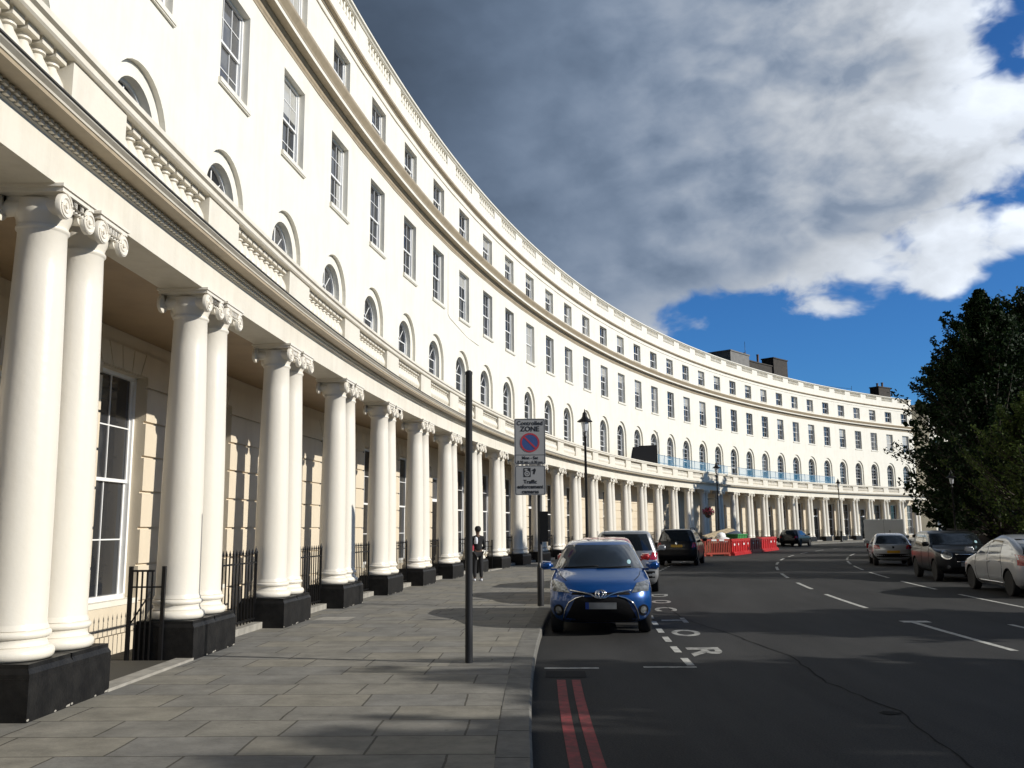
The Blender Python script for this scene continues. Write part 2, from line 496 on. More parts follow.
big = noise(V, 2.6, 2, .5)
bil = billow(V)
of = N(nt, 'ShaderNodeVectorMath', operation='ADD'); L(V, of.inputs[0]); of.inputs[1].default_value = (.034, -.008, .030)
bil2 = billow(of.outputs[0])
light = mth('SUBTRACT', bil, bil2)                # positive on the side towards the sun
edge = mth('MULTIPLY_ADD', azim, .15, 8.6)
side = mth('ABSOLUTE', mth('SUBTRACT', azim, 8.))
out = mth('MAXIMUM', smooth(side, 42., 62.), smooth(elev, 36., 52.))  # added: extra dark cloud outside the view, to cut the fill light
above = smooth(mth('SUBTRACT', elev, edge), -4.5, 7.5, -.20, .40)
right = mth('MULTIPLY', smooth(azim, 20., 32., 0., -.185), smooth(elev, 14., 21.))
dens = mth('ADD', bil, mth('ADD', mth('ADD', above, right), mth('MULTIPLY', out, .3)))
cover = smooth(dens, .475, .58)
core = smooth(dens, .50, .74)
bright = smooth(mth('ADD', azim, mth('MULTIPLY', mth('SUBTRACT', big, .5), 24.)), -13., 39., .098, .60)
lit = mth('MULTIPLY_ADD', light, smooth(azim, -6., 27., .9, 3.4), 1., clamp=False)
lit = mth('MINIMUM', mth('MAXIMUM', lit, .66), 1.5)
rim = mth('MULTIPLY', mth('SUBTRACT', 1., core), smooth(azim, -2., 26., .06, .24))
bright = mth('MULTIPLY', mth('ADD', mth('MULTIPLY', bright, lit), rim), mth('MULTIPLY_ADD', out, -.74, 1.))
C1 = 1. / SKY_STRENGTH
tint = mixc(smooth(bright, .10, .60), (.66, .93, 1.38), (.93, 1., 1.10))
cv = N(nt, 'ShaderNodeVectorMath', operation='SCALE'); L(tint, cv.inputs[0]); L(mth('MULTIPLY', bright, C1), cv.inputs[3])
skyb = N(nt, 'ShaderNodeVectorMath', operation='MULTIPLY'); L(sky.outputs[0], skyb.inputs[0]); skyb.inputs[1].default_value = (.38, .90, 1.55)
final = mixc(cover, skyb.outputs[0], cv.outputs[0])
L(final, bg.inputs[0])

sc.view_settings.view_transform = 'Standard'; sc.view_settings.look = 'None'
sc.view_settings.exposure = 0.; sc.view_settings.gamma = 1.
# ------------------------------------------------------------------ ground, pavement, kerbs, road
def ring(name, m, off0, off1, b0, b1, z, nseg, skirt=0., kind=True, nrad=1):
    mb = MB(); me_uv = []
    offs = [off0 + (off1 - off0) * i / nrad for i in range(nrad + 1)]
    for i in range(nseg + 1):
        b = b0 + (b1 - b0) * i / nseg
        for o in offs: mb.v.append(tuple(P(b, o, z))); me_uv.append((o, b * BAY))
    n = nrad + 1
    for i in range(nseg):
        for j in range(nrad):
            a = i * n + j; mb.f.append((a, a + 1, a + n + 1, a + n)); mb.mi.append(0); mb.sm.append(False)
    o = mb.build(name, m)
    uvl = o.data.uv_layers.new(name='UVMap')
    for l in o.data.loops: uvl.data[l.index].uv = me_uv[l.vertex_index]
    if o.data.polygons[0].normal.z < 0: o.data.flip_normals()
    return structure(o) if kind else o


gm = MB(); ga = [(1500 * math.cos(2 * PI * i / 64), 1500 * math.sin(2 * PI * i / 64), -2.6) for i in range(64)]
gm.add(ga, [tuple(range(64))]); structure(gm.build('ground', M['earth']))
BA, BZ = -22, 62
ring('road', M['asphalt'], OK_ - .01, OK_ + 12.95, BA, BZ, RZ, 168, nrad=6)
ring('pavement', M['paving'], 1.30, OK_ - .27, BA, BZ, 0., 168, nrad=3)
kb = MB()
# kerb stones, each about 0.9 m, laid with a hair joint
KB0, KB1 = -8, 46
nst = int((KB1 - KB0) * BAY / .92)
for i in range(nst):
    b0 = KB0 + (KB1 - KB0) * i / nst; b1 = KB0 + (KB1 - KB0) * (i + 1) / nst - .004
    kb.sweep([(OK_ - .266, -.3), (OK_ - .266, .004), (OK_ - .02, .004), (OK_, -.014), (OK_, -.3)], b0, b1, 1)
structure(kb.build('kerb', M['kerbstone']))
IK = OK_ + 12.92
kb = MB(); kb.sweep([(IK + .28, -.3), (IK + .28, .004), (IK + .02, .004), (IK, -.014), (IK, -.3)], BA, BZ, 168, ends=False)
structure(kb.build('garden_kerb', M['kerbstone']))
ring('garden_pavement', M['paving'], IK + .27, IK + 2.3, BA, BZ, 0., 168)
ring('garden_lawn', M['lawn'], IK + 2.28, 118., BA, BZ, -.004, 90, nrad=10)
ring('basement_area', M['kerbstone'], -.05, 1.33, BA, BZ, -2.2, 168)
bw = MB(); bw.sweep([(1.30, -2.25), (1.30, .0)], BA, BZ, 168, ends=False); structure(bw.build('basement_retaining_wall', M['stock_brick']))


def quad_strip(pts_l, pts_r, z):
    vs = [(*p[:2], z) for p in pts_l] + [(*p[:2], z) for p in pts_r]; n = len(pts_l)
    return vs, [(i, i + 1, n + i + 1, n + i) for i in range(n - 1)]


def arc_patch(mb, o0, o1, b0, b1, z, nseg=2):
    l = [P(b0 + (b1 - b0) * i / nseg, o0) for i in range(nseg + 1)]; r = [P(b0 + (b1 - b0) * i / nseg, o1) for i in range(nseg + 1)]
    mb.add(*quad_strip(l, r, z))


MZ = RZ + .004


def b_at(y, off):
    """bay position of the point at height y of plan on the circle of this offset (street side, left)"""
    rr = R - off; dy = y - CY
    return (PI - math.asin(dy / rr) - A0) / DA


def marking(name, mb, m=None, label=None):
    o = mb.build(name, m or M['marking'])
    for p in o.data.polygons: pass
    if sum(p.normal.z for p in o.data.polygons) < 0: o.data.flip_normals()
    return structure(o)


mb = MB()
for o_ in (OK_ + .27, OK_ + .44):
    arc_patch(mb, o_, o_ + .10, b_at(-6, OK_), b_at(10.95, OK_), MZ, 14)
marking('red_double_line', mb, M['red_marking'])
mb = MB()
arc_patch(mb, OK_ + .12, OK_ + .80, b_at(11.80, OK_), b_at(11.89, OK_), MZ, 1)
arc_patch(mb, OK_ + 1.36, OK_ + 2.02, b_at(11.88, OK_), b_at(11.97, OK_), MZ, 1)
y = 11.97
while y < 50:
    arc_patch(mb, OK_ + 1.92, OK_ + 2.02, b_at(y, OK_ + 2), b_at(y + .66, OK_ + 2), MZ + .0005, 1); y += 1.22
marking('parking_bay_line', mb)
mb = MB()
for y0 in (8.0, 13.1, 20.0, 26.1, 31.9, 37.6, 43.0, 48.5, 54, 60, 66, 72, 78):
    ln = 4.1 if y0 < 25 else 3.0
    arc_patch(mb, 13.48, 13.59, b_at(y0, 13.5), b_at(y0 + ln, 13.5), MZ, 4)
arc_patch(mb, 13.35, 13.85, b_at(16.95, 13.5), b_at(17.25, 13.5), MZ + .0006, 1)
marking('centre_line', mb)
mb = MB()
for y0 in (12.6, 19.8, 25.6, 31.4, 37.2, 43, 49, 55):
    arc_patch(mb, 16.76, 16.86, b_at(y0, 16.8), b_at(y0 + 3.9, 16.8), MZ, 3)
arc_patch(mb, 15.0, 15.1, b_at(15.2, 15), b_at(16.5, 15), MZ, 2)
marking('garden_bay_line', mb)


def text_mesh(body, size, offset=0., align='CENTER', extrude=0.):
    cu = bpy.data.curves.new('lettering', 'FONT'); cu.body = body; cu.size = size; cu.align_x = align; cu.align_y = 'CENTER'
    cu.offset = offset; cu.extrude = extrude; cu.resolution_u = 4
    to = bpy.data.objects.new('lettering', cu); COL.objects.link(to)
    dg = bpy.context.evaluated_depsgraph_get()
    me = bpy.data.meshes.new_from_object(to.evaluated_get(dg))
    bpy.data.objects.remove(to); bpy.data.curves.remove(cu)
    return me


# DOCTOR, read from the pavement: first letter far away, letters bottom towards the kerb
lt = MB()
for ch, y in zip('ROTCOD', (13.25, 15.6, 17.7, 20.1, 22.1, 24.1)):
    me = text_mesh(ch, 1., .03)
    xs = [v.co.x for v in me.vertices]; ys = [v.co.y for v in me.vertices]
    ax, bx, ay, by = min(xs), max(xs), min(ys), max(ys)
    vs = []
    for v in me.vertices:
        s_ = (v.co.x - (ax + bx) / 2) / (bx - ax) * .95        # along the street, to the left = farther away
        h_ = (v.co.y - ay) / (by - ay) * .47
        o_ = OK_ + 2.13 + h_
        vs.append(P(b_at(y - s_, o_), o_, MZ))
    lt.add(vs, [tuple(p.vertices) for p in me.polygons])
    bpy.data.meshes.remove(me)
marking('road_lettering', lt, M['worn_marking'])

tr = MB()
seam = [(3.4, 21), (3.25, 18), (3.55, 15.2), (3.72, 12.8), (3.5, 10.6), (3.62, 9.0), (3.3, 7.0), (3.1, 5.0), (3.0, 2.)]
random.seed(3)
l, r = [], []
for i in range(len(seam) - 1):
    for k in range(8):
        t = k / 8; x = seam[i][0] * (1 - t) + seam[i + 1][0] * t; yy = seam[i][1] * (1 - t) + seam[i + 1][1] * t
        wd = .005 + .010 * random.random(); x += random.uniform(-.02, .02)
        l.append((x - wd, yy)); r.append((x + wd, yy))
tr.add(*quad_strip(l, r, MZ))
bl = [(3.5 + .10 * math.cos(t) * random.uniform(.6, 1.2), 8.9 + .10 * math.sin(t) * random.uniform(.6, 1.2), MZ + .001) for t in [2 * PI * i / 14 for i in range(14)]]
tr.add(bl, [tuple(range(14))])
marking('tar_seam', tr, M['tar'])
mb = MB(); arc_patch(mb, OK_ + .14, OK_ + .62, b_at(11.1, OK_), b_at(11.6, OK_), MZ + .001, 1); marking('road_patch', mb, M['patch'])

# a pale cover lies by the second plinth
mb = MB(); arc_patch(mb, 2.72, 3.35, -.52, -.34, .004, 1); structure(marking('access_cover', mb, M['threshold']))
mb = MB(); arc_patch(mb, 5.9, 6.55, b_at(11.25, 6), b_at(11.7, 6), .003, 1); marking('pole_base_patch', mb, M['kerbstone'])

# ------------------------------------------------------------------ the terrace
T0 = P(14, 0, 0)
terrace = thing('crescent_terrace', 'long curved white stucco terrace with paired columns and three storeys of sash windows above', 'building', T0)


def tpart(mb, name, mats, **kw):
    mb.v = [(x - T0.x, y - T0.y, z - T0.z) for x, y, z in mb.v]
    return mb.build(name, mats, terrace, **kw)


def tplace(o, b, off, z):
    o.parent = terrace; o.location = P(b, off, z) - T0; o.rotation_euler = (0, 0, rot_at(b))


HB = BAY / 2


def bend(bay, s, d, z):
    """flat facet of one bay: s metres from its middle, d metres out from the wall"""
    p0, p1 = P(bay - .5, 0), P(bay + .5, 0)
    t = s / BAY + .5
    n0 = P(bay, 1.) - P(bay, 0.)
    q = p0.lerp(p1, t) + n0 * d
    return (q.x, q.y, z)


def wall_row(mb, bay, z0, z1, hw=None, h0=None, h1=None, arch=False, d=0., reveal=.2, mi=0, mr=0, c=0.):
    def q(pts, m=mi): mb.add([bend(bay, *p) for p in pts], [(0, 1, 2, 3)], m)
    if hw is None:
        q([(-HB, d, z0), (HB, d, z0), (HB, d, z1), (-HB, d, z1)]); return
    l_, r_ = c - hw, c + hw
    q([(-HB, d, z0), (l_, d, z0), (l_, d, z1), (-HB, d, z1)]); q([(r_, d, z0), (HB, d, z0), (HB, d, z1), (r_, d, z1)])
    if h0 > z0 + 1e-4: q([(l_, d, z0), (r_, d, z0), (r_, d, h0), (l_, d, h0)])
    outline = [(l_, h0)]
    if not arch:
        q([(l_, d, h1), (r_, d, h1), (r_, d, z1), (l_, d, z1)]); outline += [(l_, h1), (r_, h1)]
    else:
        sp = h1 - hw; n = 16
        pts = [(c - hw * math.cos(PI * i / n), sp + hw * math.sin(PI * i / n)) for i in range(n + 1)]
        for (xa, za), (xb, zb) in zip(pts, pts[1:]): q([(xa, d, za), (xb, d, zb), (xb, d, z1), (xa, d, z1)])
        outline += pts
    outline += [(r_, h0)]
    for (xa, za), (xb, zb) in zip(outline, outline[1:]): q([(xa, d, za), (xb, d, zb), (xb, d - reveal, zb), (xa, d - reveal, za)], mr)
    q([(l_, d, h0), (r_, d, h0), (r_, d - reveal, h0), (l_, d - reveal, h0)], mr)


ENTRY = {k for k in (0, 7, 11, 14, 17, 19, 22, 25, 28, 31)}       # gaps between pairs that hold a door
DOORS = {k - 2 for k in ENTRY}
wall = MB(); gw = MB()
HW = .775
AO, AI, AZ, AC = 1.02, .74, 8.74, -.23        # arched recess: half widths, springing height, shift
for bay in range(B_FIRST, B_LAST + 1):
    # first floor: shallow arched recess, then the window opening in its back
    wall_row(wall, bay, 5.45, 10.4, AO, 5.50, AZ + AO, True, 0., .11, c=AC)
    n = 16
    po = [(-AO, 5.50)] + [(-AO * math.cos(PI * i / n), AZ + AO * math.sin(PI * i / n)) for i in range(n + 1)] + [(AO, 5.50)]
    pi_ = [(-AI, 5.50)] + [(-AI * math.cos(PI * i / n), AZ + AI * math.sin(PI * i / n)) for i in range(n + 1)] + [(AI, 5.50)]
    po = [(x + AC, z) for x, z in po]; pi_ = [(x + AC, z) for x, z in pi_]
    for a in range(len(po) - 1):
        wall.add([bend(bay, po[a][0], -.11, po[a][1]), bend(bay, po[a + 1][0], -.11, po[a + 1][1]), bend(bay, pi_[a + 1][0], -.11, pi_[a + 1][1]), bend(bay, pi_[a][0], -.11, pi_[a][1])], [(0, 1, 2, 3)])
        wall.add([bend(bay, pi_[a][0], -.11, pi_[a][1]), bend(bay, pi_[a + 1][0], -.11, pi_[a + 1][1]), bend(bay, pi_[a + 1][0], -.36, pi_[a + 1][1]), bend(bay, pi_[a][0], -.36, pi_[a][1])], [(0, 1, 2, 3)])
    wall_row(wall, bay, 10.4, 14.3, HW, 11.23, 13.52, False, 0., .24)
    wall_row(wall, bay, 14.3, 17.3, HW, 15.10, 16.50, False, 0., .24)
    # ground floor: channelled blocks in front of a recessed face
    dh = bay in DOORS
    gh0, gh1, ghw = (.0, 3.75, .68) if dh else (.50, 4.28, .78)
    gc = 0. if dh else -.16
    wall_row(gw, bay, -2.25, 5.2, ghw, gh0, gh1, False, -.05, .22, c=gc)
    js = [-.05, .43, 1.05, 1.67, 2.29, 2.90, 3.50, 4.10, 4.70]
    for j in range(len(js) - 1):
        za, zb = js[j] + .022, js[j + 1] - .022
        segs = [(-HB + .0, gc - ghw), (gc + ghw, HB - .0)]
        if zb < gh0 or za > gh1: segs = [(-HB, HB)]
        for sa, sb in segs:
            gw.box(sa, sb, -.0495, 0., za, zb, 0, T=lambda x, y, z, b=bay: bend(b, x, y, z))
    # flat arch of voussoirs over the opening
    zt = gh1
    for i in range(5):
        xa, xb = gc - ghw - .02 + i * (2 * ghw + .04) / 5 + .01, gc - ghw - .02 + (i + 1) * (2 * ghw + .04) / 5 - .01
        vs = []
        for dd in (-.03, .012):
            vs += [bend(bay, xa, dd, zt + .012), bend(bay, xb, dd, zt + .012), bend(bay, gc + (xb - gc) * 1.35, dd, zt + .40), bend(bay, gc + (xa - gc) * 1.35, dd, zt + .40)]
        gw.add(vs, [(0, 1, 2, 3), (4, 5, 6, 7), (0, 1, 5, 4), (1, 2, 6, 5), (2, 3, 7, 6), (3, 0, 4, 7)])
b0, b1 = B_FIRST - .5, B_LAST + .5
NS = (B_LAST - B_FIRST + 1) * 4
# end walls and back so the block is solid
for bb in (b0, b1):
    wall.add([P(bb, 0, -2.25), P(bb, -9, -2.25), P(bb, -9, 17.3), P(bb, 0, 17.3)], [(0, 1, 2, 3)])
wall.sweep([(-9, -2.25), (-9, 17.6)], b0, b1, NS // 4, ends=False)
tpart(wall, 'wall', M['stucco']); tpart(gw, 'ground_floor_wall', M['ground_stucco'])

# string courses, main cornice, parapet
mc = MB()
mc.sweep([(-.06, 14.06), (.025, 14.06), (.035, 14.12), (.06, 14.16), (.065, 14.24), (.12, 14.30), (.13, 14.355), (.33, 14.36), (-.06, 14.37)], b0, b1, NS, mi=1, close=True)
mc.sweep([(-.06, 14.362), (.335, 14.362), (.335, 14.475), (-.06, 14.48)], b0, b1, NS, mi=0, close=True)
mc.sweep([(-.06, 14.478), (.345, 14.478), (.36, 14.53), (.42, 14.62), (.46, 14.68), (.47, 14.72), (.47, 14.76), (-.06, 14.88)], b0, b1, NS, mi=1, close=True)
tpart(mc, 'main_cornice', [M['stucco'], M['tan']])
mc = MB()
mc.sweep([(-.06, 16.79), (.045, 16.79), (.045, 16.83), (-.06, 16.85)], b0, b1, NS, close=True)
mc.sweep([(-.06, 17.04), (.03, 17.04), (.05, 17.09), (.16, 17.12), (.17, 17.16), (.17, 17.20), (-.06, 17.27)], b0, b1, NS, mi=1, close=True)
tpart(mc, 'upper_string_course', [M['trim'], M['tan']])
pp = MB()
for bay in range(B_FIRST, B_LAST + 1):
    wall_row(pp, bay, 17.20, 18.42, .34 * BAY, 17.92, 18.37, False, -.02, .22)
    pp.add([bend(bay, -.34 * BAY, -.238, 17.92), bend(bay, .34 * BAY, -.238, 17.92), bend(bay, .34 * BAY, -.238, 18.37), bend(bay, -.34 * BAY, -.238, 18.37)], [(0, 1, 2, 3)])
    for i in range(9):
        x = (-.34 + .68 * (i + .5) / 9) * BAY
        c = bend(bay, x, -.10, 0)
        pp.lathe([(.05, 17.92), (.05, 17.96), (.085, 18.05), (.075, 18.12), (.04, 18.24), (.055, 18.30), (.055, 18.37)], 6, (c[0], c[1]), cap=False)
pp.sweep([(-.40, 17.2), (-.40, 18.42)], b0, b1, NS, ends=False)
pp.sweep([(-.44, 18.40), (.02, 18.40), (.05, 18.44), (.11, 18.47), (.11, 18.55), (-.44, 18.60)], b0, b1, NS, close=True)
tpart(pp, 'parapet', M['stucco'])
rf = MB(); rf.sweep([(-.3, 17.25), (-5, 18.2), (-9.1, 17.3)], b0, b1, NS // 4, ends=False); tpart(rf, 'roof', M['slate'])

cb = MB(); cb.tube([P(5.36, .015, 13.9), P(5.36, .015, 11.0), P(5.42, .015, 10.9), P(6.1, .015, 10.55), P(6.6, .015, 10.5)], .012, 5); tpart(cb, 'cable', M['trim'])
# portico: entablature, ceiling, terrace floor, balustrade
en = MB()
BE0, BE1 = B_FIRST + .1, B_LAST - .0
NE = int((BE1 - BE0) * 4)
en.sweep([(1.90, 4.86), (2.49, 4.86), (2.49, 5.238), (2.512, 5.255), (2.515, 5.345), (1.90, 5.346)], BE0, BE1, NE, close=True)
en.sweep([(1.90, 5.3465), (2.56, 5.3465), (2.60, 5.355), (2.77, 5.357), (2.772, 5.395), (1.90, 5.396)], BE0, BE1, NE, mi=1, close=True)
en.sweep([(1.90, 5.3965), (2.782, 5.3965), (2.79, 5.415), (2.83, 5.442), (2.835, 5.456), (1.90, 5.457)], BE0, BE1, NE, close=True)
en.sweep([(1.90, 5.4575), (2.85, 5.4575), (2.85, 5.474), (2.40, 5.505), (1.90, 5.505)], BE0, BE1, NE, mi=2, close=True)
en.sweep([(1.902, 4.96), (1.86, 4.98), (1.86, 5.1), (-.02, 5.1)], BE0, BE1, NE, ends=False)
for i in range(int((14 - BE0) * BAY / .095)):
    bb = BE0 + i * .095 / BAY
    for z_, d_ in ((5.262, 2.555), (5.305, 2.59)):
        en.sweep([(2.51, z_), (d_, z_), (d_, z_ + .034), (2.51, z_ + .034)], bb, bb + .058 / BAY, 1, close=True, mi=0)
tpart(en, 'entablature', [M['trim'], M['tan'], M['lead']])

fl = MB(); fl.sweep([(1.95, 5.49), (-.02, 5.49)], BE0, BE1, NE, ends=False); tpart(fl, 'balcony_floor', M['slate'])
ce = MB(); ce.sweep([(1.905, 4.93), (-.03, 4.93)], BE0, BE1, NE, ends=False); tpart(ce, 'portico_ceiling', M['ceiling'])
ra = MB()
ra.sweep([(2.02, 5.48), (2.46, 5.48), (2.46, 5.70), (2.42, 5.74), (2.02, 5.74)], BE0, BE1, NE, close=True)
ra.sweep([(2.00, 6.28), (2.43, 6.28), (2.45, 6.30), (2.45, 6.36), (2.49, 6.38), (2.49, 6.44), (2.45, 6.47), (1.98, 6.47)], BE0, BE1, NE, close=True)
tpart(ra, 'balustrade_rail', M['trim'])

bal_prof = [(.118, 0), (.118, .045), (.085, .055), (.092, .085), (.130, .16), (.140, .225), (.128, .31), (.094, .41), (.062, .49), (.054, .53), (.080, .545), (.080, .572), (.055, .582), (.055, .612), (.078, .632)]
bal_prof = [(r_, z_ * .735) for r_, z_ in bal_prof]
bmb = MB(); bmb.lathe(bal_prof, 14, cap=False); bmb.box(-.10, .10, -.105, .105, .462, .545)
bal0 = bmb.build('baluster', M['trim'], terrace, smooth_angle=40); used = [False]
pedestal0 = None
for k in range(-1, 36):
    bc = PAIR0 + k
    if bc + .5 > BE1 - .2: break
    # solid pedestal over the pair
    pb = MB(); pb.box(-.60, .60, -.17, .17, 5.74, 6.28)
    ped = pb.build('balustrade_pedestal', M['trim'], terrace) if pedestal0 is None else pedestal0.copy()
    if pedestal0 is None: pedestal0 = ped
    else: COL.objects.link(ped)
    tplace(ped, bc + .062, 2.23, 0)
    near = k <= 8
    panel = MB()
    for i in range(10):
        bb = bc + .062 + .162 + .676 * (i + .5) / 10
        if near:
            o = bal0 if not used[0] else bal0.copy()
            if used[0]: COL.objects.link(o)
            used[0] = True
            tplace(o, bb, 2.24, 5.74)
        else:
            q = P(bb, 2.24, 0); panel.lathe([(r_, 5.74 + z_) for r_, z_ in bal_prof[::2]], 6, (q.x, q.y), cap=False)
    if not near:
        o = tpart(panel, 'balusters', M['trim'])

# columns
cm = MB()
def torus_prof(r, z, h, n=6): return [(r + h / 2 * math.sin(PI * i / n), z + h / 2 - h / 2 * math.cos(PI * i / n)) for i in range(n + 1)]
prof = torus_prof(.298, .48, .12) + [(.305, .605), (.294, .62), (.286, .645), (.292, .665)] + torus_prof(.288, .67, .07) + [(.298, .745), (.292, .765), (.280, .79)]
for i in range(11):
    t = i / 10; prof.append((.278 - .058 * t + .012 * math.sin(PI * t), .80 + (4.46 - .80) * t))
prof += [(.228, 4.47), (.240, 4.485), (.240, 4.505), (.228, 4.52)]
cm.lathe(prof, 40)
col0 = cm.build('column', M['column'], terrace, smooth_angle=42)
pl = MB()
pl.box(-.387, .387, -.39, .39, 0., .40); pl.add([(-.387, -.39, .40), (.387, -.39, .40), (.387, .39, .40), (-.387, .39, .40), (-.365, -.365, .445), (.365, -.365, .445), (.365, .365, .445), (-.365, .365, .445)], [(0, 1, 5, 4), (1, 2, 6, 5), (2, 3, 7, 6), (3, 0, 4, 7)])
pl.box(-.365, .365, -.365, .365, .443, .482)
rnd_ = random.Random(4)
for (cx_, cz_, w_, h_) in ((-.36, .02, .05, .03), (.33, .015, .10, .03), (.10, .012, .05, .018)):
    pts = [(cx_ + w_ * .5 * math.cos(2 * PI * i / 7) * rnd_.uniform(.5, 1.2), -.3915, max(.002, cz_ + h_ * .5 * math.sin(2 * PI * i / 7) * rnd_.uniform(.5, 1.2))) for i in range(7)]
    pl.add([(max(-.387, min(.387, x)), y, z) for x, y, z in pts], [tuple(range(7))], 1)
pl.box(-.389, .389, -.3925, .3925, .355, .362)
plinth0 = pl.build('plinth', [M['plinth'], M['threshold']], col0)
cp = MB()
cp.box(-.335, .335, -.352, .352, 4.83, 4.8615); cp.box(-.31, .31, -.335, .335, 4.788, 4.832)
cp.lathe([(.222, 4.515), (.23, 4.56), (.252, 4.61), (.262, 4.65), (.255, 4.70), (.24, 4.76)], 28)
cp.box(-.19, .19, -.27, .27, 4.70, 4.787)
for sx_ in (-1, 1):
    cxv = sx_ * .232; czv = 4.662
    cp.lathe([(.085 - .018 * math.sin(PI * i / 8), -.29 + .58 * i / 8) for i in range(9)], 20, (sx_ * .150, czv + .02), axis='y')
    for fy in (-1, 1):
        cp.lathe([(.116, fy * .335), (.122, fy * .322), (.122, fy * .290), (.09, fy * .28)], 28, (cxv, czv), axis='y')
        sp_ = []
        for i in range(44):
            t = i / 43; a = PI / 2 + sx_ * t * 2 * PI * 2.2; q_ = .106 * (1 - t) ** .9 + .016
            sp_.append((cxv + q_ * math.cos(a), fy * .337, czv + q_ * math.sin(a)))
        cp.tube(sp_, .011, 5)
        cp.lathe([(.024, fy * .32), (.020, fy * .352)], 10, (cxv, czv), axis='y')
        cp.box(-.232, .232, min(fy * .27, fy * .325), max(fy * .27, fy * .325), 4.69, 4.785)
        cp.tube([(-.232, fy * .328, 4.782), (.232, fy * .328, 4.782)], .012, 5); cp.tube([(-.16, fy * .328, 4.71), (0, fy * .328, 4.695), (.16, fy * .328, 4.71)], .012, 5)
# egg-and-dart hint under the abacus
for i in range(5): 
    for fy in (-1, 1): cp.lathe([(.001, 4.655), (.026, 4.67), (.03, 4.69), (.022, 4.715)], 8, (-.12 + .06 * i, fy * .30))
cap0 = cp.build('capital', M['column'], col0, smooth_angle=40)
COLOFF = OC - .372
first = True
for k in range(-1, 36):
    bc = PAIR0 + k
    if bc + .2 > BE1: break
    for s in (-1, 1):
        o = col0 if first else copy_tree(col0, terrace); first = False
        tplace(o, bc + s * .3885 / BAY, COLOFF, 0)


# windows
def sash(name, w_, h, cols, rows, split=.5, arch=False, y0=.20, hm=0.):
    """frame in local metres: x across, y into the wall, z from the bottom of the opening"""
    f = MB(); hw = w_ / 2
    fr = .065; top = h - (hw if arch else 0)
    f.box(-hw, -hw + fr, y0 - .05, y0 + .09, 0, top); f.box(hw - fr, hw, y0 - .05, y0 + .09, 0, top)
    f.box(-hw, hw, y0 - .05, y0 + .10, 0, .075)
    if not arch: f.box(-hw, hw, y0 - .05, y0 + .09, h - fr, h)
    zm = top * split if not arch else h * split
    f.box(-hw + fr, hw - fr, y0 - .012, y0 + .05, zm - .028, zm + .028)
    bt = .011
    for i in range(1, cols):
        x = -hw + fr + (w_ - 2 * fr) * i / cols
        f.box(x - bt, x + bt, y0 + .000, y0 + .032, zm, top - (0 if arch else fr)); f.box(x - bt, x + bt, y0 + .03, y0 + .064, .07, zm)
    for j in range(1, rows):
        za = zm + (top - zm) * j / rows; zb = zm * j / rows
        if not arch or za < top: f.box(-hw + fr, hw - fr, y0 + .002, y0 + .030, za - bt, za + bt)
        f.box(-hw + fr, hw - fr, y0 + .032, y0 + .062, zb - bt, zb + bt)
    # sash stiles
    for sx_ in (-1, 1):
        xa, xb = sorted((sx_ * (hw - fr), sx_ * (hw - fr - .045)))
        f.box(xa, xb, y0 - .006, y0 + .045, zm, top); f.box(xa, xb, y0 + .028, y0 + .07, .07, zm)
    g = MB()
    g.add([(-hw, y0 + .045, .05), (hw, y0 + .045, .05), (hw, y0 + .045, zm), (-hw, y0 + .045, zm)], [(0, 1, 2, 3)])
    g.v = [(x, y0 + .048, z) for x, y, z in g.v]
    yu = y0 + .018
    if arch:
        n = 14
        outer = [(hw * math.cos(PI * i / n), top + hw * math.sin(PI * i / n)) for i in range(n + 1)]
        inner = [((hw - fr) * math.cos(PI * i / n), top + (hw - fr) * math.sin(PI * i / n)) for i in range(n + 1)]
        for a in range(n):
            vs = []
            for yy in (y0 - .05, y0 + .09): vs += [(outer[a][0], yy, outer[a][1]), (outer[a + 1][0], yy, outer[a + 1][1]), (inner[a + 1][0], yy, inner[a + 1][1]), (inner[a][0], yy, inner[a][1])]
            f.add(vs, [(0, 1, 2, 3), (4, 7, 6, 5), (2, 3, 7, 6), (0, 1, 5, 4)])
        f.box(-hw + fr, hw - fr, y0, y0 + .04, top - .02, top + .02)
        for ang in (PI / 4, PI / 2, 3 * PI / 4):
            r_ = hw - fr * .5
            f.tube([(.12 * math.cos(ang), y0 + .016, top + .12 * math.sin(ang)), (r_ * math.cos(ang), y0 + .016, top + r_ * math.sin(ang))], .014, 4, smooth=False)
        f.tube([(.16 * math.cos(PI * i / 8), y0 + .016, top + .16 * math.sin(PI * i / 8)) for i in range(9)], .013, 4, smooth=False)
        g.add([(-hw, yu, zm), (hw, yu, zm)] + [(x, yu, z) for x, z in outer], [tuple(range(n + 3))])
    else:
        g.add([(-hw, yu, zm), (hw, yu, zm), (hw, yu, top), (-hw, yu, top)], [(0, 1, 2, 3)])
    fo = f.build(name, M['white'], terrace); g.build('pane', M['glass'], fo)
    return fo


def sill(parent, w_, proj=.085, th=.10):
    s = MB(); s.box(-w_ / 2 - .07, w_ / 2 + .07, -proj, .2, -th, .004); s.box(-w_ / 2 - .07, w_ / 2 + .07, -proj + .02, .0, -th - .03, -th)
    s.build('sill', M['stucco'], parent)


def blind(win, x0, x1, z0, z1, y):
    m_ = MB(); m_.add([(x0, y, z0), (x1, y, z0), (x1, y, z1), (x0, y, z1)], [(0, 1, 2, 3)]); m_.build('blind', M['blind'], win)


def row(proto, bays, off, z):
    f = True
    for b_ in bays:
        o = proto if f else copy_tree(proto, terrace); f = False
        tplace(o, b_, off, z)


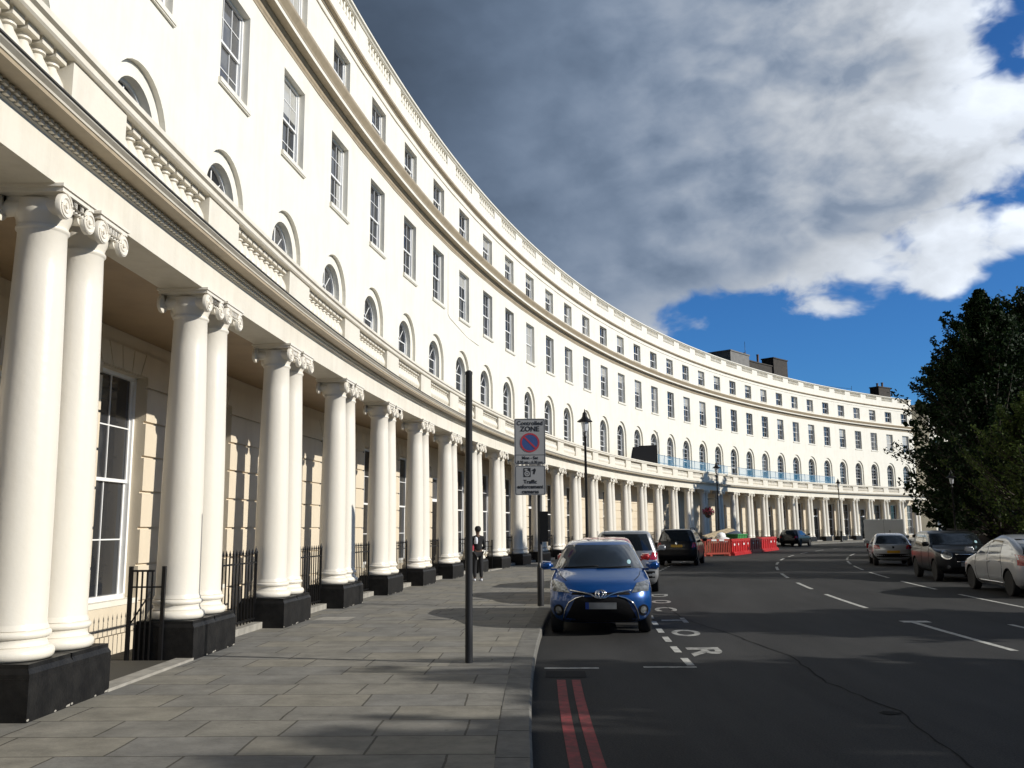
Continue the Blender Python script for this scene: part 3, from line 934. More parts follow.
bays = list(range(B_FIRST, B_LAST + 1))
wA = sash('arched_window', 2 * AI, AZ + AI - 5.50, 2, 3, .52, True); row(wA, [b_ + AC / BAY for b_ in bays], -.11, 5.50)
wS = sash('sash_window', 2 * HW, 2.29, 3, 2, .5); sill(wS, 2 * HW); row(wS, bays, 0, 11.23)
wT = sash('attic_window', 2 * HW, 1.40, 3, 1, .5); sill(wT, 2 * HW, .06, .06); row(wT, bays, 0, 15.10)
wG = sash('ground_floor_window', 1.56, 3.78, 2, 2, .52); sill(wG, 1.56, .06, .08); row(wG, [b_ - .16 / BAY for b_ in bays if b_ not in DOORS], -.045, .50)
rnd_ = random.Random(12)
for w_ in [o for o in terrace.children if o.name.split('.')[0] in ('sash_window', 'attic_window')]:
    h_ = 2.29 if w_.name.startswith('sash') else 1.40
    k_ = rnd_.random()
    if k_ < .22: blind(w_, -.70, .70, h_ * rnd_.uniform(.52, .80), h_ - .06, .2145)
    elif k_ < .30: blind(w_, -.70, .70, .08, h_ * .49, .2445); blind(w_, -.70, .70, h_ * .5, h_ - .06, .2145)
    elif k_ < .42: blind(w_, -.70, -.44, .08, h_ * .49, .2445); blind(w_, .44, .70, .08, h_ * .49, .2445); blind(w_, -.70, -.46, h_ * .51, h_ - .06, .2145); blind(w_, .46, .70, h_ * .51, h_ - .06, .2145)
# doors with a fanlight
dm = MB(); dm.box(-.68, .68, .16, .24, 2.75, 2.87); dm.box(-.68, -.60, .12, .24, 0, 3.75); dm.box(.60, .68, .12, .24, 0, 3.75); dm.box(-.68, .68, .12, .24, 3.67, 3.75)
door0 = dm.build('door_frame', M['white'], terrace)
d2 = MB(); d2.box(-.60, .60, .17, .23, 0.02, 2.76)
for xa in (-.50, .06):
    for za, zb in ((.2, 1.0), (1.15, 1.9), (2.05, 2.62)): d2.box(xa, xa + .44, .155, .172, za, zb)
d2.build('door', M['door'], door0)
d3 = MB(); d3.add([(-.6, .2, 2.86), (.6, .2, 2.86), (.6, .2, 3.68), (-.6, .2, 3.68)], [(0, 1, 2, 3)]); d3.build('fanlight', M['glass'], door0)
row(door0, sorted(DOORS & set(bays)), -.03, .0)

# chimney stacks and the roof hut behind the parapet
def stack(ba, bb, oa, ob, z0, z1, m, pots):
    c = MB(); c.sweep([(oa, z0), (ob, z0), (ob, z1), (oa, z1)], ba, bb, 2, close=True)
    c.sweep([(oa + .08, z1), (ob - .08, z1), (ob - .08, z1 + .14), (oa + .08, z1 + .14)], ba - .02, bb + .02, 2, close=True)
    o = tpart(c, 'chimney_stack' if pots else 'roof_hut', m)
    for (pb, h) in pots:
        q = P(pb, (oa + ob) / 2, 0)
        p_ = MB(); p_.lathe([(.17, z1 + .1), (.19, z1 + .2), (.14, z1 + .3), (.14, z1 + h - .1), (.18, z1 + h - .05), (.18, z1 + h)], 12, (q.x - T0.x, q.y - T0.y))
        p_.v = [(x - o.location.x, y - o.location.y, z) for x, y, z in p_.v]
        p_.build('chimney_pot', M['clay'], o)
stack(22.95, 24.1, -3.6, -6.4, 17.5, 21.3, M['grey_render'], [])
stack(24.2, 25.9, -4.4, -5.6, 17.5, 21.0, M['stock_brick'], [(24.5, 1.1), (24.7, .8), (25.3, 1.3)])
stack(25.9, 26.75, -4.2, -5.8, 17.5, 22.05, M['stock_brick'], [])
stack(31.2, 32.4, -4.4, -5.8, 17.5, 19.6, M['stock_brick'], [])
stack(33.2 - .8, 33.9 - .8, -4.4, -5.8, 17.5, 20.9, M['stock_brick'], [(32.6, .7), (32.9, .9)])
ae = MB(); a_ = P(24.45, -4.8, 21.2) - T0; ae.tube([a_, a_ + Vector((0, 0, 2.2))], .025, 5); a_ = P(30.9, -4.8, 18) - T0
ae.tube([a_, a_ + Vector((0, 0, 2.6))], .025, 5); a2 = P(29.2, -4.8, 20.0) - T0; ae.tube([a_ + Vector((0, 0, 2.2)), a2], .02, 4)
ae.build('aerial', M['iron'], terrace)
# ------------------------------------------------------------------ iron railings between the plinths
def spear(mb, x, y, z, h=.11):
    mb.lathe([(.006, z), (.022, z + .035), (.014, z + .06), (.001, z + h)], 5, (x, y), cap=False, smooth=False)


def railing(length, bars, lo, hi, fin=True):
    mb = MB()
    for i in range(bars):
        x = -length / 2 + length * (i + .5) / bars
        mb.box(x - .009, x + .009, -.009, .009, lo, hi)
        if fin: spear(mb, x, 0, hi)
    mb.box(-length / 2, length / 2, -.022, .022, hi - .13, hi - .105); mb.box(-length / 2, length / 2, -.022, .022, lo + .05, lo + .075)
    for sx_ in (-1, 1):
        x = sx_ * (length / 2 - .02); mb.box(x - .02, x + .02, -.02, .02, lo, hi + .02); mb.lathe([(.02, hi + .02), (.034, hi + .05), (.02, hi + .09), (.001, hi + .15)], 6, (x, 0), cap=False)
    return mb


GAP = BAY - 1.52
rail_proto = None
for k in range(0, 34):
    if k in ENTRY: continue
    bc = PAIR0 + k + .5
    lab = 'black spear-topped iron railing between the %s and %s column pairs from the camera' % (ordinal(k + 1), ordinal(k + 2))
    if rail_proto is None:
        t = thing('iron_railing', lab, 'railing', P(bc, 2.1, 0), rot_at(bc), 'black railings between the column pairs')
        railing(GAP, 16, .10, 1.20).build('bars', M['iron'], t)
        s = MB(); s.box(-GAP / 2, GAP / 2, -.15, .15, -.1, .105); s.build('kerb_stone', M['threshold'], t)
        rail_proto = t
    else:
        t = copy_tree(rail_proto); t.location = P(bc, 2.1, 0); t.rotation_euler = (0, 0, rot_at(bc)); t['label'] = lab
guard_proto = None
for k in sorted(ENTRY):
    bc = PAIR0 + k + .5
    if k > 32: continue
    w2 = .85
    if k == 0: lab = 'black entrance railings and stone step between the first and second column pairs'
    else: lab = 'black entrance railings and stone step between the %s and %s column pairs from the camera' % (ordinal(k + 1), ordinal(k + 2))
    if guard_proto is None:
        t = thing('entrance_bridge', lab, 'entrance', P(bc, 0, 0), rot_at(bc), 'railed entrances across the basement area')
        s = MB(); s.box(-GAP / 2 + .12, GAP / 2 - .12, -2.55, .0, -.2, .012); s.build('step', M['paving'], t)
        s = MB(); s.box(-GAP / 2 + .02, GAP / 2 - .02, -2.62, -2.40, -.1, .03); s.build('threshold', M['threshold'], t)
        for sx_ in (-1, 1):
            g_ = MB(); x = sx_ * (GAP / 2 - .07)
            for i in range(5):
                yy = -2.06 + .26 * i / 4; g_.box(x - .009, x + .009, yy - .009, yy + .009, 0, 1.10)
            g_.box(x - .02, x + .02, -2.08, -1.78, 1.10, 1.125); g_.box(x - .015, x + .015, -2.20, -1.78, .90, .92)
            for yy in (-2.21, -1.78): g_.box(x - .022, x + .022, yy - .022, yy + .022, 0, 1.17)
            g_.tube([(x, -2.05, .85), (x, -1.80, .45)], .011, 5)
            g_.build('side_guard', M['iron'], t)
        # low spiked rail across the area beside the step
        l_ = MB()
        for i in range(12):
            x = GAP / 2 + .05 + i * .115; l_.box(x - .007, x + .007, -.30, -.286, -.1, .42); spear(l_, x, -.293, .42, .16)
        l_.box(GAP / 2, GAP / 2 + 1.4, -.31, -.275, .20, .23); l_.box(GAP / 2, GAP / 2 + 1.4, -.31, -.275, -.05, -.03); l_.build('spiked_rail', M['iron'], t)
        l_ = MB(); l_.tube([(GAP / 2 - .16, -.25, .80), (GAP / 2 + 1.4, -.25, .74)], .013, 6); l_.tube([(GAP / 2 + 1.2, -.25, .50), (GAP / 2 + 1.2, -.25, .76)], .012, 6); l_.build('handrail', M['iron'], t)
        guard_proto = t
    else:
        t = copy_tree(guard_proto); t.location = P(bc, 0, 0); t.rotation_euler = (0, 0, rot_at(bc)); t['label'] = lab

# ------------------------------------------------------------------ poles and signs
pm = MB(); pm.lathe([(.047, 0), (.045, .9), (.043, 3.55), (.047, 3.56), (.047, 3.59), (.02, 3.61)], 18)
o = pm.build('steel_post', M['pole'], None, (-.55, 11.5, 0), 40)
tag(o, 'plain dark grey post without any sign, standing alone on the paving', 'post')

t = thing('sign_post', 'pole with large grey controlled zone and traffic camera signs beside the blue car', 'sign', (.57, 19.7, 0), math.radians(2))
pm = MB(); pm.lathe([(.07, 0), (.07, .8), (.05, .84), (.05, 3.92), (.03, 3.95)], 18); pm.build('pole', M['pole'], t, smooth_angle=40)
pm = MB(); pm.box(.00, .17, -.075, -.05, 1.33, 1.97); pm.build('small_sign_back', M['black_plastic'], t)


def plate(name, x0, x1, z0, z1, y):
    s = MB(); r_ = .035; pts = []
    for cx_, cz_, a0 in ((x1 - r_, z1 - r_, 0), (x0 + r_, z1 - r_, PI / 2), (x0 + r_, z0 + r_, PI), (x1 - r_, z0 + r_, 1.5 * PI)):
        for i in range(5): pts.append((cx_ + r_ * math.cos(a0 + PI / 2 * i / 4), cz_ + r_ * math.sin(a0 + PI / 2 * i / 4)))
    n = len(pts)
    s.add([(a, y, b) for a, b in pts] + [(a, y + .02, b) for a, b in pts], [tuple(range(n)), tuple(range(2 * n - 1, n - 1, -1))] + [(i, (i + 1) % n, n + (i + 1) % n, n + i) for i in range(n)], 0)
    # thin black border line
    for (a, b), (c, d) in zip(pts, pts[1:] + pts[:1]):
        ia, ib = x0 + (x1 - x0) / 2 + (a - (x0 + x1) / 2) * .955, (z0 + z1) / 2 + (b - (z0 + z1) / 2) * .965
        ic, id_ = x0 + (x1 - x0) / 2 + (c - (x0 + x1) / 2) * .955, (z0 + z1) / 2 + (d - (z0 + z1) / 2) * .965
        ja, jb = (x0 + x1) / 2 + (a - (x0 + x1) / 2) * .925, (z0 + z1) / 2 + (b - (z0 + z1) / 2) * .942
        jc, jd = (x0 + x1) / 2 + (c - (x0 + x1) / 2) * .925, (z0 + z1) / 2 + (d - (z0 + z1) / 2) * .942
        s.add([(ia, y - .002, ib), (ic, y - .002, id_), (jc, y - .002, jd), (ja, y - .002, jb)], [(0, 1, 2, 3)], 1)
    return s.build(name, [M['sign_grey'], M['sign_black']], t)


SX0, SX1, SY = -.535, .135, -.10
p1 = plate('zone_sign', SX0, SX1, 2.965, 3.955, SY); p2 = plate('camera_sign', SX0 + .005, SX1 - .005, 2.315, 2.945, SY)


def letters(parent, body, cx_, cz_, h, bold=.012, m='sign_black', stretch=1.):
    me = text_mesh(body, h, bold)
    for v in me.vertices: v.co = Vector((cx_ + v.co.x * stretch, SY - .004, cz_ + v.co.y))
    me.materials.append(M[m]); o_ = bpy.data.objects.new('lettering', me); COL.objects.link(o_); o_.parent = parent
    return o_


XC = (SX0 + SX1) / 2
letters(p1, 'Controlled', XC, 3.850, .124, .003, stretch=1.02); letters(p1, 'ZONE', XC, 3.725, .150, .004, stretch=1.0)
letters(p1, 'Mon - Sat', XC, 3.105, .088, .003); letters(p1, '8.30 am - 6.30 pm', XC, 3.015, .078, .0025, stretch=.95)
ln = MB(); ln.box(SX0 + .03, SX1 - .03, SY - .003, SY, 3.165, 3.175); ln.build('divider_line', M['sign_black'], p1)
zd = 3.435


def disc(mb, cx_, cz_, r0_, r1_, y, mi=0, n=40):
    vs = []
    for r_ in (r0_, r1_): vs += [(cx_ + r_ * math.cos(2 * PI * i / n), y, cz_ + r_ * math.sin(2 * PI * i / n)) for i in range(n)]
    mb.add(vs, [(i, (i + 1) % n, n + (i + 1) % n, n + i) for i in range(n)], mi)


rd = MB(); disc(rd, XC, zd, .001, .172, SY - .004, 0); disc(rd, XC, zd, .172, .208, SY - .006, 1)
c_, s_ = math.cos(PI / 4), math.sin(PI / 4)
rd.add([(XC + a * c_ * -1 + b * s_, SY - .0065, zd + a * s_ + b * c_) for a, b in ((-.185, -.018), (.185, -.018), (.185, .018), (-.185, .018))], [(0, 1, 2, 3)], 1)
rd.build('no_waiting_roundel', [M['sign_blue'], M['sign_red']], p1)
cmb = MB(); zc = 2.80
cmb.box(XC - .14, XC + .01, SY - .004, SY - .0005, zc - .10, zc + .09, 0); cmb.box(XC - .12, XC - .06, SY - .0065, SY - .004, zc + .035, zc + .07, 1)
disc(cmb, XC - .065, zc - .03, .035, .060, SY - .0065, 1, 24); disc(cmb, XC - .065, zc - .03, .001, .022, SY - .0065, 1, 16)
cmb.add([(XC + .02, SY - .004, zc + .03), (XC + .10, SY - .004, zc + .085), (XC + .125, SY - .004, zc + .05), (XC + .09, SY - .004, zc - .05), (XC + .06, SY - .004, zc - .03), (XC + .075, SY - .004, zc + .03)], [(0, 1, 2, 3, 4, 5)], 0)
cmb.build('camera_symbol', [M['sign_black'], M['sign_grey']], p2)
letters(p2, 'Traffic', XC, 2.595, .110, .0035); letters(p2, 'enforcement', XC, 2.49, .110, .0035, stretch=.98); letters(p2, 'cameras', XC, 2.385, .110, .0035)

# ------------------------------------------------------------------ street lamps
def lamp(loc, scale, label):
    t = thing('street_lamp', label, 'street lamp', loc, 0, 'black lantern street lamps')
    p_ = MB(); p_.lathe([(.13, 0), (.13, .12), (.105, .16), (.105, .95), (.12, .98), (.12, 1.02), (.062, 1.08), (.055, 2.2), (.045, 5.1), (.06, 5.12), (.06, 5.18), (.035, 5.22), (.035, 5.34)], 14)
    p_.build('post', M['iron'], t, smooth_angle=40)
    l_ = MB()
    l_.lathe([(.04, 5.34), (.10, 5.38), (.155, 5.74)], 8, smooth=False); l_.build('lantern_glass', M['lantern'], t)
    c_ = MB(); c_.lathe([(.16, 5.72), (.30, 5.74), (.30, 5.765), (.14, 5.88), (.10, 5.96), (.085, 6.08), (.03, 6.14), (.02, 6.22), (.002, 6.26)], 16); c_.build('lantern_cap', M['iron'], t, smooth_angle=40)
    t.scale = (scale,) * 3
    return t


lamp((2.81, 35.22, 0), .99, 'black lantern street lamp on the kerb behind the silver people carrier')
lamp2 = lamp((15.61, 70.17, 0), 1.06, 'black lantern street lamp with flower basket, behind the red barriers')
lamp((34.49, 97.36, 0), 1.065, 'black lantern street lamp at the far end of the colonnade')
def hit_ring(u, rad, v=529):
    d = ray(u, v); A = d.x ** 2 + d.y ** 2; Bq = -2 * (d.x * CX + d.y * CY); Cq = CX * CX + CY * CY - rad * rad
    ds = Bq * Bq - 4 * A * Cq
    t1, t2 = (-Bq - math.sqrt(ds)) / (2 * A), (-Bq + math.sqrt(ds)) / (2 * A)
    return d * t1, d * t2


lamp((16.2, 33.9, 0), (1.6056 + (529 - 474) * 33.9 / F) / 6.26, 'low lantern street lamp against the dark trees on the garden side')

t = thing('hanging_basket', 'round hanging basket of dark red flowers beside the far lamp post', 'flower basket', (15.61 - .80, 70.17 - .15, 2.75))
b_ = MB(); b_.lathe([(.05, -.45), (.2, -.38), (.33, -.1), (.35, 0)], 14); b_.build('basket', M['bark'], t)
random.seed(5); fl_ = MB()
for i in range(420):
    v = Vector((random.gauss(0, 1), random.gauss(0, 1), random.gauss(0, 1))).normalized() * random.uniform(.25, .48); v.z = v.z * .75 + .05
    u_ = Vector((random.gauss(0, 1), random.gauss(0, 1), random.gauss(0, 1))).normalized(); w_ = v.cross(u_).normalized(); s = .055
    fl_.add([v + u_ * s, v + w_ * s, v - u_ * s, v - w_ * s], [(0, 1, 2, 3)], 0 if random.random() < .75 else 1)
fl_.build('flowers', [M['flower_red'], M['leaf_hedge']], t, fix=False)
b_ = MB(); b_.tube([(0, 0, -.05), (0, 0, 1.0)], .012, 5); b_.tube([(-.05, 0, 1.0), (.82, .15, 1.0)], .02, 6); b_.build('bracket', M['iron'], t)

# ------------------------------------------------------------------ cars
def pchip(xs, ys, x):
    n = len(xs)
    if x <= xs[0]: return ys[0]
    if x >= xs[-1]: return ys[-1]
    d = [(ys[i + 1] - ys[i]) / (xs[i + 1] - xs[i]) for i in range(n - 1)]
    m = [d[0]] + [0 if d[i - 1] * d[i] <= 0 else 2 * d[i - 1] * d[i] / (d[i - 1] + d[i]) for i in range(1, n - 1)] + [d[-1]]
    for i in range(n - 1):
        if x <= xs[i + 1]:
            h = xs[i + 1] - xs[i]; t = (x - xs[i]) / h
            return (2 * t ** 3 - 3 * t ** 2 + 1) * ys[i] + (t ** 3 - 2 * t ** 2 + t) * h * m[i] + (-2 * t ** 3 + 3 * t ** 2) * ys[i + 1] + (t ** 3 - t ** 2) * h * m[i + 1]


class Car:
    """body described by horizontal slices: z, front x, rear x, half width"""
    def __init__(s, levels, rf=.55, rr=.42, nf=2.5, nr=3., axles=(1.25, -1.25), wr=.31):
        s.z = [l[0] for l in levels]; s.cols = [[l[i] for l in levels] for i in (1, 2, 3)]
        s.rf, s.rr, s.nf, s.nr, s.axles, s.wr = rf, rr, nf, nr, axles, wr

    def fw(s, z): return [pchip(s.z, c, z) for c in s.cols]

    def front(s, y, z):
        f, r, w_ = s.fw(z); t = min(.9999, abs(y) / w_); rf = min(s.rf, (f - r) * .45)
        return f - rf + rf * (1 - t ** s.nf) ** (1 / s.nf)

    def rear(s, y, z):
        f, r, w_ = s.fw(z); t = min(.9999, abs(y) / w_); rr = min(s.rr, (f - r) * .45)
        return r + rr - rr * (1 - t ** s.nr) ** (1 / s.nr)

    def side(s, x, z):
        f, r, w_ = s.fw(z); rf = min(s.rf, (f - r) * .45); rr = min(s.rr, (f - r) * .45)
        if x > f - rf: return w_ * max(0, 1 - min(1, (x - f + rf) / rf) ** s.nf) ** (1 / s.nf)
        if x < r + rr: return w_ * max(0, 1 - min(1, (r + rr - x) / rr) ** s.nr) ** (1 / s.nr)
        return w_

    def pt(s, where, a, z, e=.006):
        if where == 'F': return (s.front(a, z) + e, a, z + e * .4)
        if where == 'R': return (s.rear(a, z) - e, a, z)
        y = s.side(a, z) + e
        return (a, y if where == 'L' else -y, z)

    def quad(s, mb, where, c, nu=8, nv=4, e=.006, mi=0):
        vs = []
        for j in range(nv + 1):
            for i in range(nu + 1):
                u, v = i / nu, j / nv
                a = (1 - v) * ((1 - u) * c[0][0] + u * c[1][0]) + v * ((1 - u) * c[3][0] + u * c[2][0])
                z = (1 - v) * ((1 - u) * c[0][1] + u * c[1][1]) + v * ((1 - u) * c[3][1] + u * c[2][1])
                vs.append(s.pt(where, a, z, e))
        k = nu + 1
        mb.add(vs, [(j * k + i, j * k + i + 1, (j + 1) * k + i + 1, (j + 1) * k + i) for j in range(nv) for i in range(nu)], mi, True)

    def disc(s, mb, where, a, z, ra, rz, e=.01, mi=0, n=20):
        vs = [s.pt(where, a, z, e + .01)] + [s.pt(where, a + ra * math.cos(2 * PI * i / n), z + rz * math.sin(2 * PI * i / n), e) for i in range(n)]
        mb.add(vs, [(0, 1 + i, 1 + (i + 1) % n) for i in range(n)], mi, True)

    def line(s, mb, where, pts, hw, e=.012, mi=0, r=None):
        P3 = []
        for (a, z), (b, y) in zip(pts, pts[1:]):
            for k in range(6): t = k / 6; P3.append(s.pt(where, a + (b - a) * t, z + (y - z) * t, e))
        P3.append(s.pt(where, *pts[-1], e)); mb.tube(P3, hw, 6, mi)

    def body(s, paint, parent, floor=M['black_plastic']):
        mb = MB(); zs = []
        z0, z1 = s.z[0], s.z[-1]
        n = 44
        zs = sorted(set([z0 + (z1 - z0) * i / n for i in range(n + 1)] + s.z))
        k0 = None; m_ = None
        for z in zs:
            f, r, w_ = s.fw(z); rf = min(s.rf, (f - r) * .45); rr = min(s.rr, (f - r) * .45)
            half = []
            for i in range(13):
                p = PI / 2 * i / 12; half.append((f - rf + rf * math.cos(p) ** (2 / s.nf), w_ * math.sin(p) ** (2 / s.nf)))
            for i in range(1, 12):
                t = i / 12; half.append((f - rf + (r + rr - f + rf) * t, w_))
            for i in range(13):
                p = PI / 2 * (1 - i / 12); half.append((r + rr - rr * math.cos(p) ** (2 / s.nr), w_ * math.sin(p) ** (2 / s.nr)))
            pts = half + [(x, -y) for x, y in half[-2:0:-1]]
            m_ = len(pts); mb.v += [(x, y, z) for x, y in pts]
        for i in range(len(zs) - 1):
            for j in range(m_):
                a, b = i * m_ + j, i * m_ + (j + 1) % m_
                mb.f.append((a, b, b + m_, a + m_)); mb.mi.append(0); mb.sm.append(True)
        mb.f.append(tuple(reversed(range(m_)))); mb.mi.append(1); mb.sm.append(False)
        t = (len(zs) - 1) * m_; mb.f.append(tuple(t + i for i in range(m_))); mb.mi.append(0); mb.sm.append(True)
        o = mb.build('body', [paint, floor], None)
        # wheel arches
        cut = MB(); w_ = max(s.cols[2])
        for ax in s.axles:
            for sy in (-1, 1):
                ys = sorted((sy * (w_ - .26), sy * (w_ + .3)))
                cut.lathe([(s.wr + .055, ys[0]), (s.wr + .055, ys[1])], 36, (ax, s.wr), axis='y', mi=0)
        co = cut.build('cutter', floor)
        md = o.modifiers.new('b', 'BOOLEAN'); md.operation = 'DIFFERENCE'; md.solver = 'EXACT'; md.object = co
        try: md.material_mode = 'TRANSFER'
        except Exception: pass
        dg = bpy.context.evaluated_depsgraph_get(); me = bpy.data.meshes.new_from_object(o.evaluated_get(dg))
        bpy.data.objects.remove(co); o.modifiers.clear(); old = o.data; o.data = me; bpy.data.meshes.remove(old)
        me.name = 'body'; me.set_sharp_from_angle(angle=math.radians(38))
        o.parent = parent
        return o

    def wheels(s, parent, spokes=7, rim=M['rim'], proto={}):
        w_ = max(s.cols[2]); first_ = None
        for ax in s.axles:
            for sy in (1, -1):
                if first_ is None:
                    tm = MB(); tm.lathe([(s.wr * .62, -.09), (s.wr * .93, -.10), (s.wr, -.075), (s.wr, .075), (s.wr * .93, .10), (s.wr * .62, .09)], 28, axis='y'); 
                    o = tm.build('wheel', M['tyre'], parent, smooth_angle=40)
                    rm = MB(); rm.lathe([(s.wr * .64, -.09), (s.wr * .66, .085), (s.wr * .60, .085), (s.wr * .57, .03), (.001, .0)], 28, axis='y', cap=False)
                    for i in range(spokes):
                        a = 2 * PI * i / spokes; d = Vector((math.cos(a), 0, math.sin(a))); n_ = Vector((-math.sin(a), 0, math.cos(a)))
                        rm.add([d * .04 + n_ * .035 + Vector((0, .075, 0)), d * .04 - n_ * .035 + Vector((0, .075, 0)), d * s.wr * .62 - n_ * .022 + Vector((0, .07, 0)), d * s.wr * .62 + n_ * .022 + Vector((0, .07, 0)),
                                d * .04 + n_ * .035 + Vector((0, .03, 0)), d * .04 - n_ * .035 + Vector((0, .03, 0)), d * s.wr * .62 - n_ * .022 + Vector((0, .03, 0)), d * s.wr * .62 + n_ * .022 + Vector((0, .03, 0))], [(0, 1, 2, 3), (0, 3, 7, 4), (1, 5, 6, 2)])
                    rm.lathe([(.06, .03), (.06, .08), (.02, .085)], 12, axis='y')
                    rm.build('rim', rim, o)
                    first_ = o
                else: o = copy_tree(first_, parent)
                o.location = (ax, sy * (w_ - .115), s.wr); o.rotation_euler = (0, random.random(), 0 if sy > 0 else PI)


def part(mb, name, m, parent, **kw): return mb.build(name, m, parent, **kw)


def mirror(car, parent, m, x, z):
    w_ = car.fw(z)[2]
    for sy in (1, -1):
        bm_ = bmesh.new(); bmesh.ops.create_cube(bm_, size=1.)
        for v in bm_.verts:
            k_ = .72 if v.co.x > 0 else 1.; kz = .8 if v.co.y * sy < 0 else 1.
            v.co = Vector((v.co.x * .16, v.co.y * .25 * k_, v.co.z * .18 * k_ * kz))
        bmesh.ops.bevel(bm_, geom=bm_.edges[:], offset=.035, segments=3, affect='EDGES')
        mb = MB(); bm_.verts.ensure_lookup_table()
        mb.add([(v.co.x + x, v.co.y + sy * (w_ + .135), v.co.z + z + .08) for v in bm_.verts], [tuple(v.index for v in f.verts) for f in bm_.faces], 0, True); bm_.free()
        mb.box(x - .03, x + .03, min(sy * (w_ - .05), sy * (w_ + .06)), max(sy * (w_ - .05), sy * (w_ + .06)), z - .005, z + .03)
        part(mb, 'wing_mirror', m, parent, smooth_angle=60)


def windows(car, parent, zb, zt, ws=.9, rs=.86, xs=(), name='side_window', rz=None):
    """windscreen, rear window and side glazing"""
    g = MB(); wb, wt = car.fw(zb)[2] * ws, car.fw(zt)[2] * ws
    car.quad(g, 'F', [(-wb, zb), (wb, zb), (wt, zt), (-wt, zt)], 16, 8, .007); part(g, 'windscreen', M['car_glass'], parent)
    rzb, rzt = rz or (zb + .06, zt)
    wb, wt = car.fw(rzb)[2] * rs, car.fw(rzt)[2] * rs
    g = MB(); car.quad(g, 'R', [(-wb, rzb), (wb, rzb), (wt, rzt), (-wt, rzt)], 16, 8, .007); part(g, 'rear_window', M['car_glass'], parent)
    for side in 'LR':
        for c in xs:
            g = MB(); car.quad(g, 'L' if side == 'L' else 'X', c, 8, 5, .006); part(g, name, M['car_glass'], parent)


def lights_rear(car, parent, quads):
    for q_ in quads:
        for sy in (1, -1):
            g = MB(); car.quad(g, 'R', [(sy * a, z) for a, z in q_], 6, 4, .012); part(g, 'tail_lamp', M['tail'], parent)


def lights_front(car, parent, q_, m=None):
    for sy in (1, -1):
        g = MB(); car.quad(g, 'F', [(sy * a, z) for a, z in q_], 8, 5, .012); part(g, 'headlamp', m or M['headlamp'], parent)


def number_plate(car, parent, where, z, m, w_=.52, h=.11, e=.02, ext=None):
    g = MB(); car.quad(g, where, [(-w_ / 2, z), (w_ / 2, z), (w_ / 2, z + h), (-w_ / 2, z + h)], 4, 1, e)
    return part(g, 'number_plate', m, parent)


def bumper_band(car, parent, where, z0, z1, m, w_=None):
    g = MB(); ww = w_ or car.fw(z0)[2] * .93
    car.quad(g, where, [(-ww, z0), (ww, z0), (ww, z1), (-ww, z1)], 18, 2, .008); part(g, 'bumper', m, parent)


def place(t, x, y, toward):
    """put a car's root at (x, y), heading along the street towards or away from the camera"""
    b_, off = bay_of(x, y); r_ = rot_at(b_)
    t.location = (x, y, RZ + .004); t.rotation_euler = (0, 0, r_ + (PI if toward else 0))


HATCH = [(.20, 1.78, -1.76, .70), (.26, 1.86, -1.84, .78), (.40, 1.95, -1.93, .835), (.55, 1.975, -1.95, .847), (.70, 1.93, -1.95, .845), (.80, 1.82, -1.93, .84), (.88, 1.62, -1.91, .83), (.94, 1.34, -1.88, .815), (1.00, 1.02, -1.86, .795), (1.05, .88, -1.83, .775), (1.22, .52, -1.74, .70), (1.38, .16, -1.62, .625), (1.46, -.08, -1.50, .565), (1.495, -.34, -1.34, .48), (1.51, -.72, -1.08, .26)]


def hatch_sides(zb=1.0, zt=1.38): return [[(.70, zb), (-.22, zb), (-.22, zt), (.14, zt)], [(-.30, zb), (-1.20, zb), (-1.12, zt), (-.30, zt)]]


